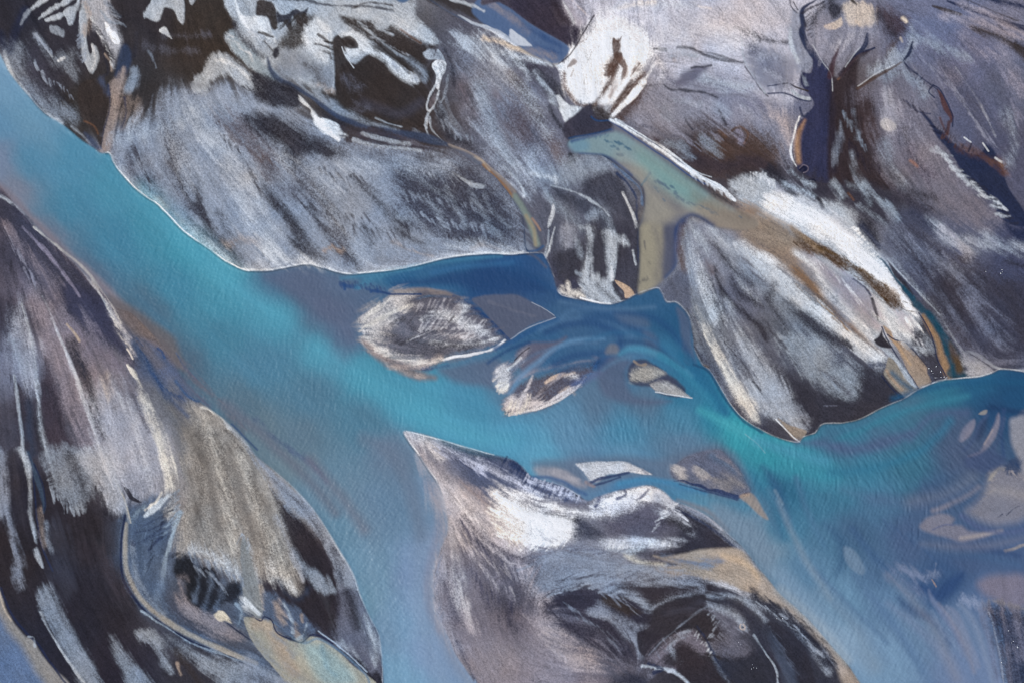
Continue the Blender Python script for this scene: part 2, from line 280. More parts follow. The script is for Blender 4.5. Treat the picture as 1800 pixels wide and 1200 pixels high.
LAND = """
p G 8 s .62 | 8,88 30,75 48,85 50,130 75,160 110,180 135,190 138,205 108,217 75,195 40,155 12,110
l g 2.5 2 s .8 | 9,92 22,133 53,170 77,197 108,217
l K 3 3 s .8 | 45,80 50,120 70,150
l K 3 3 s .8 | 60,110 80,150 110,175
l K 2.5 3 s .7 | 85,120 105,160 125,185
l g 3 2 s .95 | 37,43,1 47,25,3 62,12,4 85,-5,3
l g 2.5 2 s .95 | 68,34,1 90,18,3 120,2,4 145,-8,3
p g 2 s .95 | 80,36 105,25 130,8 140,0 137,15 130,40 122,44 115,30 100,36
p G 2 s .85 | 88,55 90,46 105,48 113,55 112,65 98,62
l n 8 6 f .5 | 0,60 15,90 30,50 45,20
p G 5 s .5 | 60,58 80,75 90,100 125,88 132,110 138,138 120,125 95,110 75,85
l g 1.5 1.5 s .8 | 62,60 78,80 92,100
l w 2 1.5 s .8 | 104,108 113,102
p g 2 s .9 | 145,-5 140,40 142,70 148,105 160,128 168,125 175,105 172,85 165,80 160,95 152,75 155,40 165,20 150,-5
p '#a9abb4' 3 s .95 | 150,-5 185,-5 195,20 210,60 212,80 205,100 200,120 195,95 180,70 165,45 155,20
l T 3 3 s .7 | 150,5 157,30 150,60
l W 3.5 2 s .85 | 186,42,2 195,62,4 206,72,5 200,60,3 
l w 2 2 s .8 | 163,80 168,105 163,122
l G 2 2 s .8 | 178,20 192,38 215,42 222,48
l G 2 2 s .6 | 185,0 200,20 212,30
l K 2 2 s .8 | 168,60 180,90 190,125 183,135
l T 1.5 2 s .7 | 185,95 195,110 196,125
p '#36425c' 4 f .9 | 212,85 222,78 231,95 229,118 212,145 203,138 206,110
p G 2.5 s .85 | 235,118 243,125 240,150 228,165 220,160 230,140
l K 3 2 s .7 | 240,60 236,100
p '#9a8a84' 2.5 s .9 | 218,122 213,165 207,210 202,240 193,270 177,262 183,225 192,190 195,150 207,138
p '#8a7a72' 4 s .6 | 225,165 245,185 249,205 230,222 212,232 212,190
l n 1.5 1.5 s .8 | 190,150 193,190 182,230 177,260
l n 2 2 s .7 | 220,172 222,200 214,225
l k 2 2 s .8 | 234,185 230,205 222,218
l T 1.2 1.5 f .6 | 198,160 203,190 198,220
p k 3 f .95 | 140,150 175,140 190,165 190,195 182,225 176,258 165,235 150,215 140,195
l '#46506a' 3 3 s .8 | 176,140 184,150 190,165
l b 1.5 2 f .7 | 148,213 166,222 173,236
l g 1.5 2 s .6 | 125,222 145,240 160,256
p '#44506c' 4 f .7 | 148,233 165,245 178,262 160,258
p g 2 s .92 | 255,30 264,8 275,-5 320,-5 323,40 315,37 305,18 290,12 283,28 278,38
p w 1.5 s .9 | 280,55 288,49 296,55 303,69 293,63
p g 1.5 s .9 | 330,-5 345,-5 340,8 334,8
l G 1.5 2 s .7 | 262,90 270,105 275,120
l M 3 4 s .4 | 255,80 300,90 345,88
l M 3 4 s .4 | 290,60 330,65 370,60
p '#939eb1' 13 s .9 | 340,155 300,162 270,205 237,228 205,240 196,268 205,290 245,335 285,365 320,402 365,438 400,462 430,476 485,474 535,465 565,470 607,484 650,481 743,466 830,448 897,447 925,440 915,400 903,350 875,318 830,290 790,272 740,268 690,262 640,255 590,240 560,228 520,195 480,172 440,165 400,152 370,158
l g 8 8 s .5 | 205,245 250,235 320,215
l g 10 12 s .5 | 330,190 390,260 440,330 470,400
l '#a9b0be' 16 18 s .55 | 370,230 420,300 450,370
l d 11 14 s .85 | 288,215,4 302,255,9 305,300,12 322,340,12 340,370,4
l d 7 9 s .8 | 245,258,3 258,285,7 268,310,6 283,345,3
l d 6 8 s .75 | 228,270 235,300 255,325
l K 4 6 s .8 | 348,330,4 350,360,7 362,388,6 372,400,3
l K 4 6 s .7 | 385,375 395,400 420,430
l '#5a4f55' 12 12 s .8 | 383,208,4 420,228,12 450,255,14 480,300,6
l K 9 9 s .75 | 360,412,4 385,425,10 410,445,12 425,455,5
l D 6 8 s .6 | 330,395 350,420 380,440
l T 4 5 s .5 | 280,350 300,368 320,390
l T 5 6 s .5 | 400,430 420,422 450,425
p K 6 s .95 | 432,206 470,204 505,213 540,235 580,255 610,274 580,278 545,272 530,276 522,300 512,290 500,268 478,250 450,232
l '#41404e' 14 16 s .7 | 520,270,8 530,300,14 540,340,12 560,380,6
l K 6 6 s .9 | 465,328,4 480,350,9 497,370,9 515,395,10 530,430,12 555,450,9 575,455,3
l K 5 6 s .8 | 545,365 560,390 575,410 595,440
l D 5 6 s .7 | 590,400 605,430 610,465
l K 4 5 s .8 | 600,440 620,455 635,478
l D 9 8 s .6 | 475,290 490,320 520,350
l K 3 4 s .8 | 617,310 635,328 655,345 670,360
l K 5 6 s .8 | 640,330 665,355 690,375
l K 7 5 s .85 | 678,368,3 692,385,8 712,395,9 725,404,3
l K 5 5 s .85 | 695,402 720,420 745,428
l K 5 5 s .8 | 640,400 655,425
p d 10 s .88 | 690,300 720,292 770,300 820,290 850,308 870,328 890,350 905,400 905,425 880,435 850,425 810,425 770,410 735,405 715,372 700,335
l G 3 4 s .7 | 720,300 760,330 800,355
l G 3 4 s .7 | 700,380 740,395 760,440 
l G 2.5 4 s .75 | 825,335,2 842,362,4 860,395,6 890,425,3
l G 2 3 s .7 | 785,330 800,360 820,400
l K 5 6 s .6 | 560,330 580,360 610,390
l g 2 2 s .8 | 795,302,1 815,315,3 832,326,4 850,328,3
l G 2.5 3 s .7 | 850,345 870,375 895,400
l G 3 4 s .7 | 740,340 760,360 780,400
l g 5 5 s .6 | 790,435 840,430 900,440
l T 2 3 s .7 | 690,425 720,440 760,450
l '#a58f80' 3 3 s .7 | 572,440 585,436 600,442
l T 2 3 s .6 | 830,440 850,432 880,440
l '#b4bac6' 6 5 s .7 | 440,470 490,468 535,462 570,466 607,480 650,477 745,462 830,444 900,442
l w 2 1.5 s .8 | 430,474 485,473 537,464 570,468 607,482 650,479 745,464 830,447 897,445 920,443
l w 1.3 1.5 f .75 | 192,270 200,287 217,310 247,340 280,363 317,402 340,420 370,440 397,460 428,475
l g 3 3 s .7 | 195,272 215,302 245,332 280,358 
l '#c0c6d0' 5 5 s .7 | 325,400 345,418 372,436 400,456
p g 3 s .85 | 413,-5 700,-5 730,30 757,57 773,76 750,80 720,62 690,62 660,75 640,110 600,118 585,150 560,165 540,150 510,140 490,115 450,125 430,105 405,85 398,62 418,48
p w 2 s .93 | 413,-5 425,28 450,30 470,32 478,55 485,65 485,76 470,66 455,58 430,45 418,20
p g 2.5 s .9 | 372,96 400,95 430,118 452,140 460,165 430,152 402,134 372,142 366,160 352,166 337,155 348,132 362,118
l w 3 2 s .7 | 380,105 410,115 440,140
p '#9aa8b4' 3 s .95 | 402,58 406,85 425,105 450,125 470,140 492,142 480,125 462,108 450,95 430,80 412,60
l K 3 3 s .8 | 413,40 420,60 440,82 460,100
l k 2 2 s .7 | 410,105 430,118 450,132
p k 2 s .95 | 453,5 468,3 480,8 487,28 486,50 478,52 472,35 462,28 452,25
p K 2 s .95 | 487,22 500,28 520,18 530,22 542,14 535,30 515,30 512,55 500,40 490,40
p '#45403f' 4 s .9 | 500,60 515,38 530,28 550,30 547,45 538,62 536,80 520,92 495,88 488,78
p k 4 s .9 | 520,38 545,28 552,32 545,48 530,50
p w 3 s .88 | 535,62 545,40 555,32 580,50 583,80 582,100 577,112 562,108 548,95 538,80
l k 2 1.5 s .8 | 560,62 575,72 582,78
l k 2 1.5 s .8 | 555,77 570,82 580,85
l k 3 2 s .7 | 568,90 580,95 582,103
p K 2 s .95 | 480,86 489,84 492,100 485,104 478,98
l k 2 1.5 s .85 | 455,57 470,62 480,66
l k 2 1.5 s .8 | 465,72 475,85 480,90
p '#8b929f' 5 s .9 | 492,92 530,90 560,112 585,118 590,140 587,160 568,155 540,135 510,140 490,120
l k 5 5 s .7 | 540,112,3 555,125,6 560,140,5 570,150,2
l g 1.3 1.2 s .9 | 578,60 582,90 587,120 588,145 583,162
l T 3 3 s .6 | 560,150 575,158 585,160
p k 3 f .97 | 585,72 600,60 615,62 625,80 608,100 625,112 640,100 660,95 682,112 700,130 722,146 735,145 740,130 752,118 762,106 765,130 757,152 750,180 747,210 744,226 700,222 660,212 625,196 600,182 590,150 587,110
l D 8 8 f .5 | 640,180 700,200 740,180
p w 2.5 s .95 | 600,60 620,54 645,65 660,85 690,105 715,125 735,140 734,147 722,144 700,131 680,112 660,95 640,90 626,98 615,103 609,90 612,84 622,88 631,82 626,70 612,66
p k 2 f .9 | 600,70 615,64 628,74 629,84 618,86 608,82
l w 1 1 f .8 | 601,83 609,100 622,120
p k 3 s .9 | 598,25 625,32 655,38 665,52 690,48 700,55 722,72 742,78 762,78 765,85 752,95 752,110 740,118 735,125 720,115 695,95 668,80 645,68 620,50 602,38
l g 2.5 2 s .9 | 630,40 660,65 690,88 715,103
l g 2 2 s .85 | 655,38 670,52 690,62 
l G 3 2.5 s .9 | 700,95,2 722,108,5 742,125,6 748,140,3
l k 1.5 1.5 s .8 | 660,72 690,100 715,118
p g 2 s .93 | 590,12 620,18 660,20 700,22 730,38 757,57 771,74 766,78 750,75 738,68 720,60 705,48 690,40 665,38 640,35 615,28 595,25
l w 5 4 s .6 | 690,35 720,50 745,68 760,74
l b 2 2 f .6 | 705,52 725,66 740,76
l K 2 2 s .8 | 480,-2 540,2 580,10 640,12 690,18
l k 1.5 2 s .8 | 620,15 650,5 690,10
p g 2 s .95 | 742,97 750,89 764,88 762,98 768,104 752,106
p g 1.5 f .95 | 770,87 783,106 766,103
p W 1.5 f .95 | 760,112 768,106 780,107 785,113 783,125 776,138 772,158 766,152 766,132 760,120
l w 1.8 1.2 s .85 | 766,150 755,170 750,188 755,196 765,180 772,165
l w 1.5 1.2 s .85 | 772,160 764,185 752,205 750,225
p '#6f6468' 2 f .8 | 755,180 765,165 768,175 758,190
l g 2 1.5 s .9 | 788,132 786,150 780,172 775,180
l g 2 1.5 s .9 | 753,200 748,220 755,240 768,248 783,254
l g 1.5 1.5 s .9 | 756,205 758,225 770,240 780,250
l G 3 3 s .8 | 730,230 745,240 765,248
l M 4 6 s .5 | 610,140,4 625,155,8 635,150,3
l M 3 5 s .5 | 625,185 635,195 645,190
p G 3 s .85 | 520,145 545,160 565,165 590,180 605,192 650,213 700,228 690,232 640,222 600,204 570,186 545,168
p '#404c66' 3 f .92 | 470,100 478,118 492,135 520,150 545,165 575,188 600,203 640,218 680,226 720,230 760,238 790,256 760,254 720,245 690,243 650,232 610,218 575,198 540,170 505,152 480,138 470,118
p K 3 s .92 | 445,128 490,142 520,155 535,172 560,192 595,212 640,230 655,222 690,238 655,246 630,246 612,252 600,230 575,205 555,188 527,168 525,185 485,188 450,172
p d 3 s .9 | 640,228 700,240 735,255 762,262 730,262 690,256 655,250 632,246
l g 3 2 s .9 | 638,234,2 655,240,4 690,248,4 722,254,2
l g 1.5 1.5 s .8 | 660,208 680,216 706,223
p w 2 s .95 | 525,168 532,172 545,188 562,208 578,212 592,218 600,232 610,238 598,236 596,250 585,240 568,232 556,220 548,205 545,192 532,182
p W 1.5 s .9 | 552,205 565,225 580,238 596,248 585,232 570,215
l g 2.5 2 s .9 | 623,246 640,252 665,258 700,261 740,266
l M 2 2 s .7 | 725,252 750,258 770,262
p '#5c5860' 20 s .75 | 780,75 850,110 900,180 960,250 990,290 940,310 900,320 850,280 800,250 775,220 772,160
p '#8f96a8' 18 s .7 | 815,70 900,110 960,220 990,300 935,335 870,280 840,220 830,150 800,110
p '#b5becb' 12 s .85 | 803,68 820,58 860,68 900,88 930,100 900,108 850,98 810,88
l t 3.5 2.5 s .9 | 850,68 880,76 910,86 945,98 978,114
l '#6b5b5c' 9 9 s .75 | 895,130,4 915,170,9 940,210,10 970,255,8 985,280,3
l k 7 6 s .7 | 905,140 930,180 950,210
l '#6b5f66' 8 9 s .7 | 810,150 830,190 850,230 870,265
l '#6b5f66' 6 7 s .6 | 870,170 880,220 905,260
l G 7 8 s .8 | 775,180,3 785,210,8 800,230,6 815,240,3
l G 6 7 s .7 | 840,150 860,200 885,260 900,290
l '#a2aab8' 8 9 s .6 | 840,220 870,265 900,300 930,340
p K 6 s .85 | 770,205 780,190 786,210 800,235 825,246 838,262 842,270 815,258 790,250 775,235
l K 3 3 s .8 | 783,90 795,120 798,150
p K 7 s .85 | 908,107 930,112 960,130 985,150 992,172 990,195 975,178 955,155 930,130 912,118
l K 3.5 3 s .9 | 966,186,1 973,205,4 985,222,4 992,232,1
l g 3 2.5 s .85 | 945,140 965,160 972,178
p K 2.5 f .95 | 998,272 1008,268 1017,274 1010,288 1000,293 990,293 1000,285
l '#bcc4cf' 2 2 s .8 | 885,290 905,312 918,330 922,345
p '#3d3849' 3 s .95 | 900,-5 935,-5 965,-5 975,20 985,40 1000,46 1025,47 1042,28 1035,45 1015,75 998,88 980,78 955,62 930,45 900,22
p '#a5a1ae' 2.5 s .9 | 985,-5 1010,2 1030,25 1036,38 1022,47 1004,42 992,25
l w 2 2 s .6 | 990,5 1003,25 1010,42
l '#d9c8c4' 1.5 2 f .6 | 1000,-5 1020,15 1035,30
p '#3c3440' 3 s .9 | 968,0 980,0 992,25 1003,42 985,40 975,25
p k 2.5 s .95 | 750,-5 800,-5 830,12 858,28 880,44 860,44 840,35 810,22 785,14
p '#bfbecb' 9 s .93 | 1043,28 1050,-10 1420,-10 1400,60 1410,130 1395,180 1330,170 1280,140 1240,130 1180,150 1140,150 1150,100
p '#8f8f9e' 14 s .75 | 1130,150 1200,140 1300,160 1400,200 1400,290 1330,260 1260,220 1180,220 1110,215
l w 4 5 s .6 | 1060,20 1100,12 1150,10 1220,12
l '#e9d9cc' 3 3 s .7 | 1090,15 1120,8 1150,5
l '#e9d9cc' 2 2 s .6 | 1228,12 1240,14 1250,16
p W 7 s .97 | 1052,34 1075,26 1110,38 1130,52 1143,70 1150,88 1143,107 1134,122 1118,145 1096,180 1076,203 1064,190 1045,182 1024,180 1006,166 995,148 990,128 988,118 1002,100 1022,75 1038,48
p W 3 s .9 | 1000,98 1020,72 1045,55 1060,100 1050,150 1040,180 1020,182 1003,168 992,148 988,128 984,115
l '#cfcbd2' 6 10 s .5 | 1025,70 1060,52 1110,48
l '#c9c5cc' 4 8 s .45 | 1012,110 1035,92 1060,80
l '#d6d0d2' 5 8 s .5 | 1108,60 1125,85 1115,120
p '#5d463e' 1.6 s .95 | 1074,70 1078,76 1082,68 1086,75 1090,69 1091,82 1088,92 1090,100 1098,108 1101,120 1098,133 1092,143 1092,128 1087,116 1081,124 1080,138 1074,150 1064,160 1054,172 1062,155 1068,142 1074,131 1066,131 1058,132 1062,124 1070,112 1071,100 1063,96 1076,92
x '#5d463e' 1.3 -9 3 4 .8 | 1072,120 1074,126 1072,134
x '#6a544c' 1.2 -4 10 4 .8 | 1078,140 1074,150 1064,160
x '#5d463e' 1 3 -7 3 .9 | 1077,74 1084,73 1089,74
p W 1 s .95 | 1083,118 1089,126 1091,136 1084,150 1079,162 1074,172 1068,172 1077,147 1082,133
l '#8d8388' 3.5 3 s .8 | 1072,166 1060,180 1056,194
p '#5a443c' 3 s .92 | 1136,124 1130,142 1114,164 1096,184 1078,203 1070,198 1084,172 1098,154 1114,140
l '#5d463e' 1.2 1 s .8 | 1124,112 1112,128 1100,142
l '#5d463e' 1 1 s .7 | 1118,118 1108,126 1102,132
p '#7a6862' 2 s .75 | 997,120 1001,112 1008,106 1014,110 1006,117
l '#7a6862' 1 1 s .6 | 1012,80 1030,70
l '#7a6862' 1.5 1.5 s .5 | 1008,125 1003,135
p '#54423f' 5 s .92 | 1136,148 1130,168 1110,198 1098,212 1078,208 1094,190 1112,170
p W 2 s .92 | 1132,142 1136,150 1118,170 1098,188 1078,206 1072,204 1088,186 1108,164
x W 1.5 -8 9 6 .8 | 1128,150 1112,168 1094,186
l '#6d554d' 2.5 2.5 s .85 | 992,130 992,150 1003,170 1018,184 1040,186
l '#2f2c3a' 1.2 1.2 f .85 | 1044,28 1030,52 1016,75 1000,98 982,113
p w 2 s .95 | 978,168 995,182 1012,188 1023,190 1018,200 1000,208 994,214 986,200
p '#3d3a48' 3 f .95 | 1023,190 1040,184 1046,200 1060,210 1074,213 1074,228 1050,236 1020,240 1000,246 990,232 993,216 1008,205
p k 3 s .9 | 1042,186 1060,192 1075,206 1070,212 1052,208
l U 1.5 2 f .8 | 1000,243 1030,238 1060,232 1075,228
l U 1.5 1.5 f .8 | 1040,205 1050,212 1072,212
l K 2 2 s .85 | 1150,86 1170,88
l K 2.5 2 s .8 | 1190,84,1 1215,85,3 1240,97,3 1270,106,2 1308,110,2
l K 1.5 1.5 s .7 | 1230,90 1265,98 1305,112
l K 3.5 3 s .9 | 1293,50,1 1310,55,3 1330,65,4 1350,72,3 1387,76,1
l '#5a5b70' 5 5 s .7 | 1160,100,3 1168,125,6 1178,140,4 1190,150,3
l K 2 2 s .8 | 1168,150 1180,158 1210,160 1240,164 1260,172
l K 2 2 s .6 | 1170,148 1150,150 1130,152
p '#666375' 3 s .85 | 1190,145 1205,125 1245,114 1235,128 1215,145 1200,148
l K 1.5 1.5 s .8 | 1215,120 1235,118 1250,115
l G 4 5 s .8 | 1180,100 1200,98 1220,100
l G 2.5 3 s .9 | 1185,178 1210,182 1232,185
l g 6 6 s .6 | 1240,140 1280,150 1320,150
l G 6 6 s .6 | 1170,190 1180,205
l G 5 5 s .6 | 1260,190 1275,200
l K 2 2 s .9 | 1203,207 1209,218 1217,228
l K 2.2 2 s .9 | 1264,194 1270,208 1276,220
l K 2 2 s .6 | 1205,235 1222,245
l '#3f3c46' 1.3 1.5 f .8 | 1310,118 1325,140 1340,160 1350,170
l g 1.5 1.5 f .7 | 1303,60 1306,100 1318,125 1345,165
l '#6a6b80' 3 3 s .7 | 1318,92 1325,86
p B 9 s .95 | 1262,232 1272,226 1285,240 1300,225 1330,235 1365,260 1360,305 1320,300 1250,305 1215,285 1212,255 1240,240
p '#453a40' 5 s .95 | 1150,245 1180,248 1205,252 1240,270 1270,280 1330,270 1360,290 1365,310 1330,300 1290,302 1250,306 1220,296 1195,282 1170,266
p G 3 s .6 | 1165,250 1195,250 1215,268 1222,280 1200,275 1180,262
p G 4 s .65 | 1230,240 1255,248 1272,275 1250,272 1232,255
l L 4 4 s .7 | 1295,228,2 1305,240,6 1302,252,4
l b 1.5 2 f .7 | 1285,232 1300,223 1315,236 1308,252
l b 3 4 f .5 | 1265,230 1275,240
p '#8d93a6' 4 s .8 | 1385,45 1390,85 1408,128 1428,122 1432,112 1415,82 1408,50 1412,25 1395,15
l '#b8c0cc' 2.5 2 s .8 | 1390,50 1392,85 1402,110
l n 4 2 f .95 | 1435,0,1 1415,12,3 1409,25,4 1412,45,5 1410,58,6 1418,78,6 1432,100,6 1450,120,5 1460,140,3
l K 1 1 f .8 | 1395,5 1402,18 
l K 1 1 f .7 | 1418,55 1430,50
p '#35395a' 2 f .97 | 1430,102 1440,112 1455,125 1463,142 1461,170 1460,200 1462,300 1450,322 1408,304 1400,285 1400,240 1405,215 1420,200 1430,180 1410,152 1410,130 1425,128
l '#27294a' 3 3 f .6 | 1412,128 1410,145 1420,153
p G 2 s .6 | 1408,128 1414,135 1420,150 1412,148
l '#b08a6c' 2 5 f .9 | 1415,212,1 1404,235,4 1401,260,5 1404,285,4
l W 1.8 1.2 s .9 | 1405,205 1397,230 1391,265 1396,285 1400,292
l k 1.5 1 f .9 | 1363,150 1385,147 1400,154 1420,160
l n 1.5 1.5 f .9 | 1350,165 1380,165 1410,176 1425,178
l g 3 1.5 f .9 | 1392,160 1405,170 1422,173
l n 2 1.5 f .8 | 1406,190 1412,205 1420,200
l '#c4b2ac' 8 8 s .4 | 1350,205 1375,215 1390,240
p '#3a3035' 5 f .93 | 1462,140 1472,135 1485,125 1497,108 1512,95 1525,92 1512,105 1507,125 1507,155 1520,160 1535,175 1538,220 1543,265 1555,305 1572,335 1500,325 1470,325 1455,305 1458,200
l b 2 1.5 f .7 | 1473,140 1492,115 1508,100
l n 1.5 1 f .9 | 1494,108 1508,95 1525,90 1537,84
l n 2.2 1.5 f .9 | 1512,92,3 1523,75,4 1526,60,2
l B 3 2.5 f .85 | 1512,152,3 1540,133,3 1570,118,2 1585,110,1
l n 2.5 1.5 f .9 | 1588,108,1 1600,90,3 1605,70,1
l B 5 3 f .8 | 1460,130,5 1466,105,4 1474,80,1
l '#2d2a3c' 6 6 f .6 | 1458,140 1462,200 1465,300
l '#4d3a38' 10 10 s .7 | 1520,170 1530,200 1540,240
l '#747c8c' 2.5 3 s .8 | 1478,215,1 1476,245,4 1468,275,4 1466,290,1
l '#747c8c' 2 2.5 s .8 | 1500,195 1504,215 1507,245
l '#8a94a4' 3 3 s .8 | 1496,270,1 1500,300,4 1506,318,6
l w 1 1 f .6 | 1428,80 1445,108 1460,130 1463,160
p '#8d8b99' 6 s .85 | 1425,55 1440,30 1480,10 1540,15 1545,50 1525,85 1495,110 1478,130 1468,115 1450,115 1440,95 1425,75
p '#cdbcae' 3 s .88 | 1480,12 1495,3 1520,3 1537,15 1540,35 1527,48 1500,46 1488,35
p '#d6c0ae' 2 s .85 | 1448,48 1462,40 1478,30 1480,45 1465,54
l '#d6c0ae' 3 2 s .8 | 1505,38 1510,46
p K 3 s .9 | 1452,12 1470,5 1480,12 1478,28 1464,34 1456,25
l k 2 1.5 s .9 | 1494,-2 1505,8
l K 3 4 s .8 | 1430,40 1440,20 1470,-5
p '#45353c' 6 s .85 | 1540,15 1570,18 1590,32 1598,48 1590,62 1565,62 1548,48
l K 5 5 s .7 | 1545,25 1560,50 1575,70
l B 4 4 s .7 | 1558,98,2 1566,85,5 1573,75,2
p g 6 s .7 | 1530,130 1560,100 1590,80 1600,50 1608,60 1600,105 1585,112 1560,125
l '#e0cdb8' 3 2 s .8 | 1586,32 1592,38
l '#e0cdb8' 2 2 s .6 | 1583,68 1586,74
p '#767381' 16 s .8 | 1515,165 1560,140 1600,112 1625,150 1645,190 1625,205 1655,245 1672,282 1692,320 1720,350 1760,378 1740,398 1690,392 1650,365 1610,345 1570,325 1555,275 1545,215 1530,180
p '#a5a4af' 5 s .8 | 1553,165 1568,160 1578,200 1576,228 1560,230 1550,215
p '#bdb8b9' 3 f .85 | 1548,214 1556,208 1568,212 1576,221 1572,230 1560,231 1550,224
l G 6 5 s .6 | 1560,138 1585,128 1610,142 1622,165
p '#54495a' 8 s .7 | 1595,258 1605,260 1615,285 1640,305 1630,312 1605,295
l '#9a7468' 2.5 3 f .8 | 1600,283 1612,292
l k 3 4 s .6 | 1592,225 1594,250
l G 5 6 s .6 | 1555,250 1565,290 1590,325
p '#3c3a48' 8 s .9 | 1405,300 1460,318 1500,322 1560,328 1600,348 1640,368 1620,372 1585,360 1570,380 1560,398 1530,395 1500,372 1475,352 1445,340 1425,325
p '#3c3a44' 5 s .9 | 1600,335 1625,338 1645,352 1620,352
l '#93a0b0' 4 4 s .85 | 1515,325 1535,345 1560,362 1580,385
l '#93a0b0' 3 4 s .8 | 1463,322 1475,335 1480,348
l '#93a0b0' 5 4 s .7 | 1495,325 1515,335 1530,355
l G 3 3 s .8 | 1510,362 1530,375 1560,395
l '#34384f' 4 4 s .8 | 1600,372 1620,388 1640,400
l b 2 2 f .6 | 1490,340 1500,352
p n 2.5 f .95 | 1618,198 1630,205 1645,225 1660,235 1672,250 1690,262 1710,272 1725,268 1735,255 1748,268 1752,275 1762,288 1766,310 1778,340 1800,372 1800,398 1775,395 1755,380 1745,355 1725,340 1705,325 1690,305 1680,285 1665,262 1650,245 1635,222
l '#54383a' 4 2 f .9 | 1648,158,1 1656,172,4 1663,190,5 1672,205,4 1672,215,2
l n 1.2 1 f .9 | 1640,150 1652,158 1665,182 1674,205 1674,222
l n 1.2 1.2 f .7 | 1590,112 1610,130 1630,145 1648,158
l n 1.2 1.2 f .7 | 1592,178 1612,195 1635,200
l '#54383a' 2 2 f .7 | 1652,208 1658,222 1664,236
l '#54383a' 3 2 f .8 | 1668,215 1665,235
l '#6a4a3c' 7 4 s .6 | 1690,262 1725,275 1750,285 1765,300
l '#8a6a50' 2 2 s .7 | 1755,285 1762,292
l w 1.5 1 f .8 | 1695,242 1706,250
l w 1.5 1 f .8 | 1728,252 1737,266
l w 2 1.5 f .8 | 1750,278 1760,285
p k 3 s .95 | 1705,47 1730,50 1760,62 1785,72 1805,85 1805,105 1780,88 1750,70 1720,60
l n 2 1.5 s .95 | 1665,3,1 1690,12,3 1720,22,3 1750,33,3 1775,42,5 1805,52,5
l n 3 2.5 s .95 | 1725,-5 1770,5 1805,14
l k 3 2 s .9 | 1640,12,1 1660,18,4 1688,27,3
l k 1.5 1.5 s .8 | 1700,0 1740,18 1790,38
l d 2 2 s .8 | 1755,45 1775,65 1800,82
l '#9f98a4' 5 4 s .8 | 1690,5 1740,25 1800,60
l '#9f98a4' 6 5 s .7 | 1660,28 1720,40 1780,65
l '#938f9f' 8 7 s .7 | 1760,85 1780,130 1800,160
l '#938f9f' 6 6 s .7 | 1650,110 1670,130 1685,142
l '#9a94a2' 7 8 s .6 | 1690,60 1720,90 1740,100
l '#4f5269' 8 9 s .7 | 1645,90 1680,140 1710,190 1730,240
l '#4f5269' 9 10 s .5 | 1740,120 1770,190 1790,260
l '#626780' 10 10 s .6 | 1640,100 1640,130
l '#94a0b2' 5 6 s .6 | 1600,60 1650,80 1700,100
l '#94a0b2' 5 6 s .5 | 1770,200 1780,260 1770,290
"""  # broad W lobe at top centre is sun glare painted as white tone
